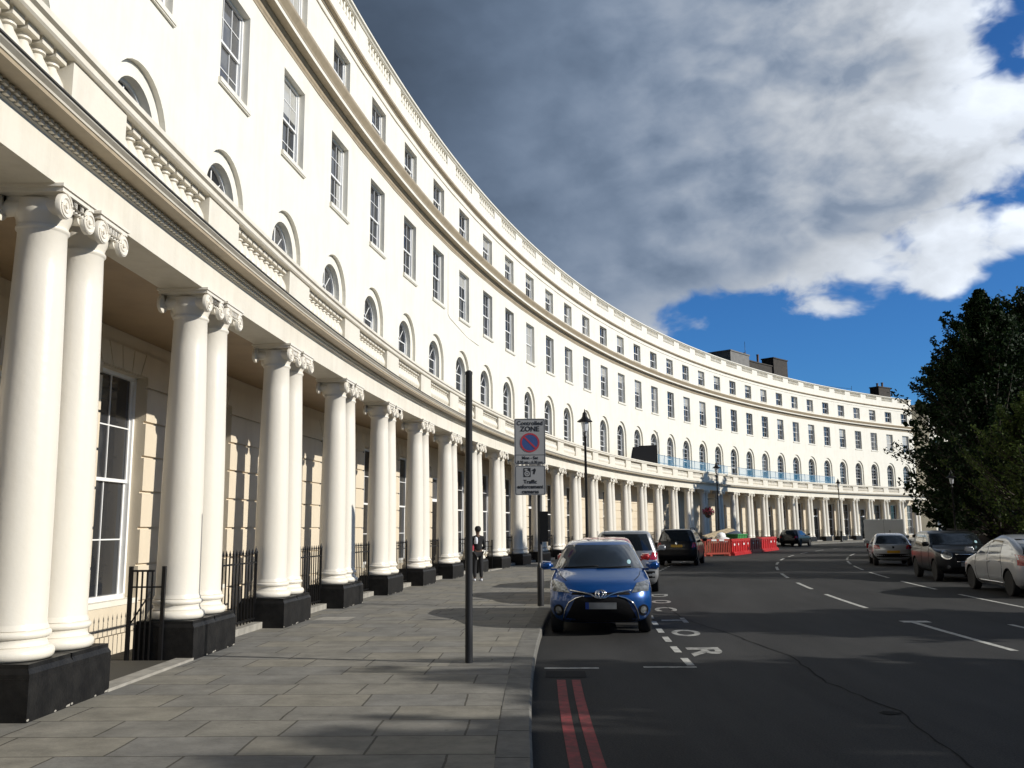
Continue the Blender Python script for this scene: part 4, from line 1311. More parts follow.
def hatchback(label, paint, hero=False, group=None):
    t = thing('parked_car', label, 'car', group=group)
    car = Car(HATCH, axles=(1.20, -1.24), wr=.30)
    body = car.body(paint, t); car.wheels(t, 8)
    windows(car, t, 1.03, 1.42, .93, .88, hatch_sides())
    mirror(car, t, paint, .72, 1.0)
    lights_rear(car, t, [[(.62, .78), (.80, .78), (.78, 1.0), (.66, 1.0)]]); number_plate(car, t, 'R', .72, M['amber_plate'])
    lights_front(car, t, [(.50, .685), (.79, .70), (.815, .865), (.60, .83)])
    # lower grille: a wide black trapezoid with a chrome outline, chrome wings above it
    g = MB(); car.quad(g, 'F', [(-.60, .235), (.60, .235), (.40, .62), (-.40, .62)], 18, 8, .010); part(g, 'grille', M['black_plastic'], t)
    g = MB(); car.quad(g, 'F', [(-.48, .655), (.48, .655), (.46, .69), (-.46, .69)], 14, 1, .010); part(g, 'upper_grille', M['black_plastic'], t)
    g = MB()
    for sy in (1, -1):
        car.line(g, 'F', [(sy * .62, .24), (sy * .585, .40), (sy * .52, .53), (sy * .40, .60), (sy * .27, .635)], .012, .016)
        car.line(g, 'F', [(sy * .50, .72), (sy * .28, .69), (sy * .15, .655), (sy * .07, .605), (0, .597)], .014, .018)
    part(g, 'chrome_trim', M['chrome'], t)
    g = MB()
    def oval(a, z, ra, rz, r_): g.tube([car.pt('F', a + ra * math.cos(2 * PI * i / 24), z + rz * math.sin(2 * PI * i / 24), .028) for i in range(25)], r_, 5)
    oval(0, .665, .085, .058, .010); oval(0, .665, .032, .056, .007); oval(0, .685, .062, .026, .007)
    part(g, 'emblem', M['chrome'], t)
    for sy in (1, -1):
        g = MB(); car.disc(g, 'F', sy * .69, .40, .085, .095, .010); f_ = part(g, 'fog_lamp', M['black_plastic'], t)
        g = MB(); car.disc(g, 'F', sy * .69, .40, .052, .058, .022); part(g, 'fog_lens', M['headlamp'], f_)
    pl_ = number_plate(car, t, 'F', .425, M['plate_grey'], .50, .105, .024)
    g = MB(); car.quad(g, 'F', [(-.25, .425), (-.195, .425), (-.195, .53), (-.25, .53)], 2, 1, .027); part(g, 'plate_band', M['plate_blue'], pl_)
    bumper_band(car, t, 'F', .205, .232, M['black_plastic'], .62)
    # seams: bonnet edge, door cut lines, wipers
    g = MB()
    for sy in (1, -1): car.line(g, 'F', [(sy * .56, .865), (sy * .66, .93), (sy * .70, .985)], .005, .002)
    for side in 'LX':
        car.line(g, side, [(.62, .98), (.72, .70), (.70, .30)], .005, .001); car.line(g, side, [(-.26, .98), (-.28, .32)], .005, .001)
    part(g, 'panel_gap', M['black_plastic'], t)
    g = MB(); car.line(g, 'F', [(-.05, 1.035), (.55, 1.06)], .009, .02); car.line(g, 'F', [(-.62, 1.04), (-.02, 1.07)], .009, .02); part(g, 'wiper', M['black_plastic'], t)
    g = MB(); car.disc(g, 'F', .52, 1.13, .035, .035, .012); part(g, 'windscreen_sticker', M['sticker'], t)
    for side in 'LX':
        g = MB(); car.line(g, side, [(-.05, .86), (-.20, .86)], .012, .015); part(g, 'door_handle', paint, t)
    a = MB(); a.tube([(-.95, 0, 1.50), (-1.08, 0, 1.66)], .006, 5); part(a, 'roof_aerial', M['black_plastic'], t)
    return t


blue = hatchback('bright blue hatchback parked at the kerb, facing the camera', car_paint('metallic_blue_paint', (.004, .058, .235), .35), True)
place(blue, 1.35 + .22, 15.10 + 1.97, True)
red = hatchback('red hatchback half hidden behind the blue hatchback', car_paint('red_paint', (.40, .018, .02), .2))
place(red, 2.13, 21.75, True)

# people carriers seen from behind
MPV = [(.22, 2.05, -2.05, .76), (.30, 2.12, -2.14, .84), (.50, 2.20, -2.20, .90), (.72, 2.17, -2.20, .905), (.88, 2.02, -2.17, .90), (.98, 1.72, -2.15, .885), (1.05, 1.35, -2.13, .87), (1.12, 1.12, -2.11, .85), (1.30, .78, -2.06, .79), (1.50, .36, -1.99, .72), (1.60, .08, -1.90, .66), (1.64, -.25, -1.75, .58), (1.66, -.7, -1.4, .35)]


def people_carrier(label, paint, tails, plate_z=.82, name='parked_car', rails=False, low_bumper=False):
    t = thing(name, label, 'car')
    car = Car(MPV, rf=.6, rr=.28, nr=4., axles=(1.38, -1.36), wr=.33)
    car.body(paint, t); car.wheels(t, 5)
    windows(car, t, 1.14, 1.54, .92, .88, [[(.78, 1.06), (-.15, 1.06), (-.15, 1.50), (.36, 1.50)], [(-.22, 1.06), (-1.05, 1.06), (-1.05, 1.50), (-.22, 1.50)], [(-1.12, 1.06), (-1.86, 1.08), (-1.74, 1.50), (-1.12, 1.50)]], rz=(1.12, 1.56))
    mirror(car, t, paint, .92, 1.06)
    lights_rear(car, t, [tails]); number_plate(car, t, 'R', plate_z, M['amber_plate'])
    lights_front(car, t, [(.50, .78), (.86, .80), (.86, .95), (.58, .93)])
    g = MB(); car.quad(g, 'F', [(-.55, .34), (.55, .34), (.50, .62), (-.50, .62)], 12, 4, .01); part(g, 'grille', M['black_plastic'], t)
    bumper_band(car, t, 'R', .24, .40 if not low_bumper else .58, M['black_plastic'], .80)
    g = MB()
    car.line(g, 'R', [(-.74, .70), (-.78, 1.08)], .006, .002); car.line(g, 'R', [(.74, .70), (.78, 1.08)], .006, .002); car.line(g, 'R', [(-.74, .66), (.74, .66)], .006, .002)
    for side in 'LX':
        car.line(g, side, [(-.18, 1.05), (-.18, .36)], .006, .001); car.line(g, side, [(-1.08, 1.05), (-1.05, .70)], .006, .001); car.line(g, side, [(.72, 1.05), (.80, .40)], .006, .001)
    part(g, 'panel_gap', M['black_plastic'], t)
    g = MB(); car.disc(g, 'R', 0, 1.03, .06, .06, .012); part(g, 'emblem', M['chrome'], t)
    g = MB(); car.line(g, 'R', [(0, 1.13), (.40, 1.17)], .010, .02); part(g, 'rear_wiper', M['black_plastic'], t)
    if rails:
        for sy in (1, -1):
            g = MB(); g.tube([(.1, sy * .62, 1.60), (.0, sy * .60, 1.70), (-1.5, sy * .60, 1.70), (-1.65, sy * .60, 1.60)], .02, 6); part(g, 'roof_rail', M['black_plastic'], t)
    return t


silver = people_carrier('silver people carrier with dark rear window, parked beyond the blue hatchback', car_paint('silver_paint', (.42, .43, .44), .6, .3), [(.68, .88), (.90, .88), (.88, 1.06), (.74, 1.08)], .80, low_bumper=True)
place(silver, 3.32, 24.9 + 2.2, False)
mpv = people_carrier('black people carrier with yellow rear plate in front of the red barriers', car_paint('black_paint', (.010, .010, .012), .2), [(.66, .84), (.89, .84), (.88, 1.05), (.72, 1.05)], .84, rails=True)
place(mpv, 7.35 + .7, 42.1 + 2.2, False)

# far black estate beyond the barriers
EST = [(.22, 2.12, -2.10, .74), (.34, 2.22, -2.22, .84), (.55, 2.26, -2.26, .875), (.72, 2.20, -2.25, .875), (.84, 1.95, -2.22, .865), (.92, 1.45, -2.20, .85), (.98, 1.10, -2.18, .83), (1.2, .62, -2.05, .74), (1.38, .18, -1.85, .66), (1.46, -.15, -1.65, .58), (1.485, -.6, -1.3, .35)]
t = thing('parked_car', 'black estate car parked beyond the red barriers, far down the kerb', 'car')
car = Car(EST, axles=(1.35, -1.35), wr=.32); pb_ = car_paint('far_black_paint', (.010, .010, .011), .2); car.body(pb_, t); car.wheels(t, 5)
windows(car, t, 1.0, 1.37, .92, .86, [[(.80, .97), (-.2, .97), (-.2, 1.34), (.22, 1.34)], [(-.28, .97), (-1.2, .97), (-1.2, 1.34), (-.28, 1.34)]])
mirror(car, t, pb_, .8, .97); lights_rear(car, t, [[(.55, .74), (.85, .74), (.84, .92), (.6, .92)]]); lights_front(car, t, [(.5, .66), (.82, .68), (.83, .84), (.58, .82)])
q1 = hit_ring(796, RK - 1.05, 541); qv = q1[1] if q1[0].y < 5 else q1[0]
place(t, qv.x, qv.y, False)
print('far black', qv)

# garden side: silver liftback, dark small car, silver three-door, white van, dark saloon
RI = 126.4
def on_ring(b_y, rad):
    a = PI - math.asin((b_y - CY) / rad); return CX + rad * math.cos(a), b_y


LIFT = [(.20, 2.02, -2.00, .72), (.30, 2.16, -2.14, .82), (.48, 2.225, -2.21, .865), (.66, 2.20, -2.22, .87), (.78, 2.08, -2.22, .865), (.87, 1.80, -2.21, .855), (.95, 1.45, -2.20, .84), (1.00, 1.30, -2.18, .825), (1.10, 1.08, -2.10, .79), (1.28, .66, -1.66, .705), (1.42, .18, -1.12, .62), (1.47, -.05, -.80, .54), (1.49, -.22, -.52, .3)]
t = thing('parked_car', 'silver liftback with sloping tail, nearest car on the garden side', 'car')
ps = car_paint('silver_liftback_paint', (.44, .46, .49), .3, .32)
car = Car(LIFT, rf=.65, rr=.40, axles=(1.33, -1.37), wr=.31); car.body(ps, t); car.wheels(t, 6)
windows(car, t, 1.02, 1.40, .92, .88, [[(.95, 1.0), (.02, .99), (.02, 1.34), (.36, 1.32)], [(-.06, .99), (-.90, 1.01), (-.80, 1.33), (-.06, 1.35)]], rz=(1.02, 1.38))
mirror(car, t, ps, .98, 1.0); lights_rear(car, t, [[(.55, .74), (.85, .76), (.83, 1.02), (.66, .98)]]); number_plate(car, t, 'R', .70, M['amber_plate'])
lights_front(car, t, [(.48, .66), (.80, .70), (.83, .90), (.62, .86)])
g = MB()
for side in 'LX':
    car.line(g, side, [(.82, .98), (.88, .70), (.84, .30)], .006, .001); car.line(g, side, [(-.02, .98), (-.04, .30)], .006, .001); car.line(g, side, [(-.90, .98), (-1.02, .70), (-.98, .45)], .006, .001)
part(g, 'panel_gap', M['black_plastic'], t)
bumper_band(car, t, 'R', .22, .36, M['black_plastic'], .72)
for side in 'LX':
    g = MB(); car.line(g, side, [(-.0, .80), (-.18, .80)], .012, .015); car.line(g, side, [(-.72, .82), (-.90, .82)], .012, .015); part(g, 'door_handle', ps, t)
    g = MB(); car.line(g, side, [(.9, .30), (-.95, .30)], .014, .006); part(g, 'side_strip', M['chrome'], t)
x_, y_ = on_ring(24.15, RI - .86); place(t, x_, y_, False)

MINI = [(.24, 1.80, -1.80, .72), (.34, 1.94, -1.92, .83), (.52, 2.02, -2.00, .885), (.74, 2.02, -2.02, .89), (.88, 1.97, -2.00, .885), (.97, 1.75, -1.97, .87), (1.04, 1.25, -1.95, .85), (1.09, .98, -1.93, .835), (1.28, .72, -1.86, .78), (1.46, .46, -1.76, .72), (1.53, .22, -1.60, .66), (1.56, -.2, -1.3, .45)]
t = thing('parked_car', 'black small car with round chrome headlamps facing the camera on the garden side', 'car')
pm_ = car_paint('graphite_paint', (.022, .024, .027), .4)
car = Car(MINI, rf=.50, rr=.35, axles=(1.28, -1.30), wr=.33); car.body(pm_, t); car.wheels(t, 5)
windows(car, t, 1.12, 1.46, .95, .88, [[(.72, 1.05), (-.25, 1.05), (-.25, 1.45), (.42, 1.45)], [(-.31, 1.05), (-1.3, 1.07), (-1.25, 1.45), (-.31, 1.45)]])
mirror(car, t, M['black_plastic'], .88, 1.06)
for sy in (1, -1):
    g = MB(); car.disc(g, 'F', sy * .62, .82, .155, .14, .010); h_ = part(g, 'headlamp', M['chrome'], t); g = MB(); car.disc(g, 'F', sy * .62, .82, .125, .112, .028); part(g, 'lens', M['headlamp'], h_)
    g = MB(); car.disc(g, 'F', sy * .60, .45, .055, .055, .012); part(g, 'fog_lamp', M['headlamp'], t)
g = MB(); car.quad(g, 'F', [(-.36, .62), (.36, .62), (.40, .82), (-.40, .82)], 10, 3, .010); part(g, 'grille', M['black_plastic'], t)
g = MB(); car.line(g, 'F', [(-.40, .83), (.40, .83)], .014, .02); car.line(g, 'F', [(-.37, .61), (.37, .61)], .012, .02); part(g, 'chrome_trim', M['chrome'], t)
g = MB(); car.quad(g, 'F', [(-.55, .30), (.55, .30), (.50, .44), (-.50, .44)], 10, 2, .010); part(g, 'lower_grille', M['black_plastic'], t)
number_plate(car, t, 'F', .47, M['plate_grey']); lights_rear(car, t, [[(.62, .84), (.80, .84), (.80, 1.06), (.66, 1.06)]])
g = MB()
for side in 'LX': car.line(g, side, [(.70, 1.03), (.74, .72), (.70, .36)], .006, .001); car.line(g, side, [(-.28, 1.03), (-.28, .40)], .006, .001)
part(g, 'panel_gap', M['black_plastic'], t)
g = MB(); car.disc(g, 'F', .55, 1.20, .045, .04, .012); part(g, 'windscreen_sticker', M['sticker'], t)
x_, y_ = on_ring(30.5, RI - .95); place(t, x_, y_, True)

KA = [(.22, 1.64, -1.62, .68), (.32, 1.76, -1.74, .78), (.50, 1.81, -1.81, .815), (.66, 1.78, -1.82, .815), (.78, 1.62, -1.80, .81), (.86, 1.32, -1.76, .80), (.93, 1.0, -1.70, .78), (1.00, .84, -1.60, .75), (1.18, .50, -1.38, .68), (1.32, .14, -1.14, .61), (1.38, -.12, -.90, .52), (1.40, -.35, -.66, .28)]
t = thing('parked_car', 'silver three-door car with rounded tail and orange plate by the white van', 'car')
pk = car_paint('silver_three_door_paint', (.50, .52, .56), .4, .3)
car = Car(KA, rr=.5, nr=2.6, axles=(1.15, -1.25), wr=.28); car.body(pk, t); car.wheels(t, 5)
windows(car, t, .95, 1.31, .92, .90, [[(.74, .93), (-.3, .93), (-.3, 1.28), (.14, 1.28)], [(-.36, .93), (-.95, .95), (-.85, 1.26), (-.36, 1.28)]], rz=(.94, 1.30))
mirror(car, t, pk, .68, .93); lights_rear(car, t, [[(.52, .72), (.77, .74), (.76, .90), (.56, .88)]]); number_plate(car, t, 'R', .55, M['amber_plate'])
lights_front(car, t, [(.48, .62), (.74, .64), (.76, .78), (.56, .76)]); bumper_band(car, t, 'R', .24, .52, M['black_plastic'], .74)
g = MB(); car.disc(g, 'R', 0, .80, .05, .05, .012); part(g, 'emblem', M['black_plastic'], t)
x_, y_ = on_ring(40.6 + 1.75, RI - .72); place(t, x_, y_, False)

# white box van: cab, load box on a chassis
t = thing('box_van', 'pale grey box van parked behind the silver three-door car', 'van')
VAN = [(.28, 2.55, -.2, .72), (.45, 2.70, -.2, .85), (.75, 2.72, -.2, .88), (.98, 2.45, -.2, .88), (1.10, 2.05, -.2, .86), (1.55, 1.55, -.2, .78), (1.80, 1.25, -.2, .72), (1.86, .9, 0, .5)]
pv = car_paint('white_van_paint', (.82, .83, .83), .0, .4)
car = Car(VAN, rr=.06, axles=(1.75,), wr=.32); car.body(pv, t); 
car.axles = (1.75, -1.35); car.wheels(t, 5)
g = MB(); car.quad(g, 'F', [(-.75, 1.14), (.75, 1.14), (.66, 1.7), (-.66, 1.7)], 10, 4, .008); part(g, 'windscreen', M['car_glass'], t)
for side in 'LX':
    g = MB(); car.quad(g, side, [(1.75, 1.12), (.75, 1.12), (.75, 1.66), (1.30, 1.66)], 4, 3, .008); part(g, 'side_window', M['car_glass'], t)
mirror(car, t, M['black_plastic'], 1.75, 1.15)
bx = bmesh.new(); bmesh.ops.create_cube(bx, size=1.)
for v in bx.verts: v.co = Vector((v.co.x * 2.75 - 1.0, v.co.y * 1.98, v.co.z * 1.42 + 1.37))
bmesh.ops.bevel(bx, geom=bx.edges[:], offset=.035, segments=2, affect='EDGES')
me = bpy.data.meshes.new('load_box'); bx.to_mesh(me); bx.free(); me.materials.append(pv); lb = bpy.data.objects.new('load_box', me); COL.objects.link(lb); lb.parent = t
g = MB(); g.box(-2.385, -2.378, -.006, .006, .68, 2.03); g.box(-2.385, -2.378, -.95, .95, .84, .852); g.box(-2.392, -2.378, -.30, -.26, .9, 1.5); part(g, 'door_seam', M['grey_render'], lb)
g = MB(); g.box(-2.30, .2, -.62, .62, .42, .66); g.box(-2.42, -2.30, -.92, .92, .40, .50); part(g, 'chassis', M['black_plastic'], t)
for sy in (1, -1):
    g = MB(); g.box(-2.41, -2.37, min(sy * .80, sy * .94), max(sy * .80, sy * .94), .56, .84); part(g, 'tail_lamp', M['tail'], t)
g = MB(); g.box(-2.395, -2.378, -.55, -.05, .70, .80); part(g, 'number_plate', M['amber_plate'], t)
x_, y_ = on_ring(49.3 + 2.3, RI - 1.0); place(t, x_, y_, False)

t = thing('parked_car', 'dark blue saloon almost hidden beyond the pale van', 'car')
car = Car(EST, axles=(1.35, -1.35), wr=.32); pd = car_paint('dark_blue_paint', (.012, .016, .03), .3); car.body(pd, t); car.wheels(t, 5)
windows(car, t, 1.0, 1.37, .92, .86, [[(.80, .97), (-.2, .97), (-.2, 1.34), (.22, 1.34)], [(-.28, .97), (-1.2, .97), (-1.2, 1.34), (-.28, 1.34)]])
mirror(car, t, pd, .8, .97); lights_front(car, t, [(.5, .66), (.82, .68), (.83, .84), (.58, .82)]); lights_rear(car, t, [[(.55, .74), (.85, .74), (.84, .92), (.6, .92)]])
x_, y_ = on_ring(60., RI - .9); place(t, x_ + .3, y_, True)
# ------------------------------------------------------------------ street works behind red barriers
def barrier(w_, m, slats, name='plastic_barrier'):
    """water-filled or mesh-panel barrier, local x along it"""
    mb = MB()
    if slats:
        mb.box(-w_ / 2, w_ / 2, -.025, .025, .90, 1.02); mb.box(-w_ / 2, w_ / 2, -.025, .025, .10, .20)
        n = 14
        for i in range(n + 1):
            x = -w_ / 2 + w_ * i / n; mb.box(x - .022, x + .022, -.018, .018, .2, .90)
        for x in (-w_ / 2 + .2, w_ / 2 - .2): mb.box(x - .07, x + .07, -.28, .28, 0, .10)
    else:
        k = 0
        for z0, z1, d in ((0., .14, .26), (.14, .22, .20), (.22, .84, .10), (.84, .92, .13), (.92, 1.0, .10)):
            mb.box(-w_ / 2, w_ / 2, -d, d, z0, z1)
        for i in range(4):
            x = -w_ / 2 + w_ * (i + .5) / 4; mb.box(x - .03, x + .03, -.135, .135, .22, .84)
    return mb


pen = []   # corners of the works: (offset from kerb, y)
def pen_pt(dk, y):
    o_ = OK_ + dk; b_ = b_at(y, o_); return P(b_, o_, RZ)
c = [pen_pt(.35, 55.6), pen_pt(1.75, 56.3), pen_pt(3.05, 56.9), pen_pt(3.15, 59.5), pen_pt(3.25, 62.1), pen_pt(3.30, 64.8), pen_pt(3.30, 67.5), pen_pt(3.2, 70.2), pen_pt(1.8, 71.0)]
labs = ['orange slatted plastic barrier nearest the black people carrier', 'orange slatted plastic barrier at the near corner of the street works', 'red plastic barrier next to the orange slatted ones', 'second red plastic barrier from the orange slatted ones', 'third red plastic barrier from the orange slatted ones', 'fourth red plastic barrier from the orange slatted ones', 'red plastic barrier next to the black estate car', 'red plastic barrier closing the far end of the works']
for i in range(len(c) - 1):
    a, b = c[i], c[i + 1]; d = b - a
    mid = (a + b) / 2
    t = thing('plastic_barrier', labs[i], 'barrier', (mid.x, mid.y, RZ), math.atan2(d.y, d.x), 'barriers round the street works')
    sl = i < 2
    barrier(d.length - .06, None, sl).build('panel', M['orange_plastic'] if sl else M['red_plastic'], t)
    lb_ = MB()
    yy = -.03 if sl else -.104
    w3 = d.length
    for x in ((-.45, .1) if sl else (-w3 * .28, w3 * .12)): lb_.box(x, x + .35, yy - .006, yy, .90 if sl else .60, 1.0 if sl else .72)
    if i != 5: lb_.build('reflective_label', M['label_white'], t)
pc = pen_pt(1.6, 62.)
hp = MB(); random.seed(11); n = 18
rings = []
for j in range(7):
    rr_ = 1.9 * (1 - j / 6.4) + .05; z = 1.05 * (1 - (1 - j / 6) ** 1.6)
    hp.v += [(rr_ * math.cos(2 * PI * i / n) * random.uniform(.85, 1.15) * 1.4, rr_ * math.sin(2 * PI * i / n) * random.uniform(.85, 1.15) * .72, z + random.uniform(-.05, .08) * (j > 0)) for i in range(n)]
for j in range(6):
    for i in range(n): hp.f.append((j * n + i, j * n + (i + 1) % n, (j + 1) * n + (i + 1) % n, (j + 1) * n + i)); hp.mi.append(0); hp.sm.append(True)
hp.f.append(tuple(6 * n + i for i in range(n))); hp.mi.append(0); hp.sm.append(True)
o = hp.build('sand_heap', M['sand'], None, pc); o.rotation_euler = (0, 0, 1.05); tag(o, 'heap of excavated sand inside the red barriers', 'sand heap')
pk_ = MB()
for i in range(5):
    pk_.box(-1.25 + .1 * i, 1.2 + .08 * i, -.5 + .2 * i, -.32 + .2 * i, .0 + .03 * (i % 2), .05 + .03 * (i % 2))
p0_ = pen_pt(1.7, 60.2)
o = pk_.build('timber_sheet', M['timber'], None, (p0_.x, p0_.y, RZ + 1.30)); o.rotation_euler = (.05, -.20, .55); tag(o, 'pale timber boards leaning on the heap inside the red barriers', 'timber')
tp = MB(); tp.lathe([(.95, 0), (.9, .3), (.62, .62), (.3, .8), (.02, .86)], 14); tp.v = [(x * 1.2, y * .8, z + .05 * math.sin(9 * x) * math.cos(7 * y)) for x, y, z in tp.v]
p0_ = pen_pt(1.5, 65.0); o = tp.build('tarpaulin_bundle', M['tarp'], None, (p0_.x, p0_.y, RZ + .75)); tag(o, 'dark blue tarpaulin bundle on top of the sand heap', 'tarpaulin')
gb = MB(); gb.box(-.95, .95, -.4, .4, 0, .35); gb.box(-1.0, 1.0, -.45, .45, .35, .42)
for i in range(6): gb.box(-.9 + .32 * i, -.84 + .32 * i, -.425, .425, 0, .35)
p0_ = pen_pt(2.6, 61.6); o = gb.build('green_crate', M['green_plastic'], None, (p0_.x, p0_.y, RZ + .86)); o.rotation_euler = (0, 0, 1.0); tag(o, 'flat green plastic crate behind the red barriers', 'crate')
for i, (dk, yy_, zz, rz_) in enumerate(((2.4, 57.9, .0, .3), (2.2, 58.3, .22, 1.1))):
    p0_ = pen_pt(dk, yy_ + .6); sk = MB()
    sk.lathe([(.02, 0), (.30, .03), (.36, .16), (.30, .32), (.12, .40), (.02, .41)], 12); sk.v = [(x * 1.35, y * .8, z) for x, y, z in sk.v]
    o = sk.build('sand_sack', M['label_white'], None, (p0_.x, p0_.y, RZ + .72 + zz * 1.3)); o.rotation_euler = (0, 0, rz_)
    tag(o, ('white sand sack under another one, behind the orange slatted barriers', 'white sand sack on top of another one, behind the orange slatted barriers')[i], 'sack')
sup2 = pen_pt(2.3, 58.7); bs = MB(); bs.box(-.6, .6, -.5, .5, 0, .73); o = bs.build('brick_pallet', M['stock_brick'], None, (sup2.x, sup2.y, RZ)); o.rotation_euler = (0, 0, .9); tag(o, 'pallet of dark bricks under the white sacks', 'brick pallet')
p0_ = pen_pt(2.6, 61.6)
sup = MB(); sup.box(-.8, .8, -.35, .35, 0, .86); o = sup.build('grey_block_stack', M['kerbstone'], None, (p0_.x, p0_.y, RZ)); o.rotation_euler = (0, 0, 1.0); tag(o, 'grey kerb blocks stacked under the green crate', 'kerb blocks')

# ------------------------------------------------------------------ works on the balcony
t = thing('balcony_netting', 'blue debris netting on scaffold posts along the far balcony', 'netting', P(20, 1.99, 5.56))
o0 = t.location.copy(); bA, bB = 14.62, 26.3
for s0, s1 in ((14.62, 19.2), (19.9, 26.3)):
    nm = MB(); nm.sweep([(1.99, 6.12), (1.99, 6.7), (2.0, 7.30)], s0, s1, int((s1 - s0) * 4), ends=False, shift=o0)
    nm.build('netting', M['netting'], t)
ps_ = MB()
for i in range(25):
    b_ = bA + (bB - bA) * i / 24; q = P(b_, 1.92, 5.57) - o0; ps_.tube([q, q + Vector((0, 0, 1.8))], .024, 6)
ps_.sweep([(1.90, 6.66), (1.94, 6.66), (1.94, 6.70), (1.90, 6.70)], bA, bB, 48, close=True, shift=o0); ps_.sweep([(1.90, 7.28), (1.94, 7.28), (1.94, 7.32), (1.90, 7.32)], bA, bB, 48, close=True, shift=o0)
q = P(14.95, 1.6, 5.57) - o0; ps_.tube([q, q + Vector((0, 0, 3.6))], .03, 6)
q = P(16.55, 1.6, 5.57) - o0; ps_.tube([q, q + Vector((0, 0, 2.7))], .03, 6)
ps_.build('scaffold_posts', M['scaffold'], t)
hm = MB(); h0 = P(13.7, 1.99, 5.57)
for (a, z0, z1, b_, y0, y1) in ((12.86, 5.0, 7.42, 14.58, 5.0, 8.02),):
    vs = []
    for o_ in (1.95, 2.02): vs += [P(a, o_, 5.58) - h0, P(b_, o_, 5.58) - h0, P(b_, o_, y1) - h0, P(a + .22, o_, z1) - h0]
    hm.add(vs, [(0, 1, 2, 3), (7, 6, 5, 4), (0, 4, 5, 1), (1, 5, 6, 2), (2, 6, 7, 3), (3, 7, 4, 0)])
    vs = []
    for bb in (b_ - .01, b_): vs += [P(bb, 2.0, 5.58) - h0, P(bb, .5, 5.58) - h0, P(bb, .5, y1) - h0, P(bb, 2.0, y1) - h0]
    hm.add(vs, [(0, 1, 2, 3), (7, 6, 5, 4), (0, 4, 5, 1), (1, 5, 6, 2), (2, 6, 7, 3), (3, 7, 4, 0)])
o = hm.build('site_hoarding', M['hoarding'], None, h0); tag(o, 'black hoarding screen on the balcony at the end of the blue netting', 'hoarding')

# ------------------------------------------------------------------ pedestrian
def skin_body(name, verts, edges, radii, m, parent, root=0, sub=2, loc=None):
    me = bpy.data.meshes.new(name); me.from_pydata(verts, edges, [])
    o = bpy.data.objects.new(name, me); COL.objects.link(o)
    md = o.modifiers.new('s', 'SKIN'); md.use_smooth_shade = True
    lay = me.skin_vertices[0].data if me.skin_vertices else None
    if lay is None:
        bm = bmesh.new(); bm.from_mesh(me); bm.verts.layers.skin.verify(); bm.to_mesh(me); bm.free(); lay = me.skin_vertices[0].data
    for i, r_ in enumerate(radii):
        lay[i].radius = (r_, r_) if not isinstance(r_, tuple) else r_
        lay[i].use_root = i == root
    m2 = o.modifiers.new('u', 'SUBSURF'); m2.levels = sub; m2.render_levels = sub
    dg = bpy.context.evaluated_depsgraph_get(); nm_ = bpy.data.meshes.new_from_object(o.evaluated_get(dg))
    o.modifiers.clear(); old = o.data; o.data = nm_; bpy.data.meshes.remove(old); nm_.name = name
    nm_.materials.clear(); nm_.materials.append(m)
    for p in nm_.polygons: p.use_smooth = True; p.material_index = 0
    o.parent = parent
    if loc: o.location = loc
    return o


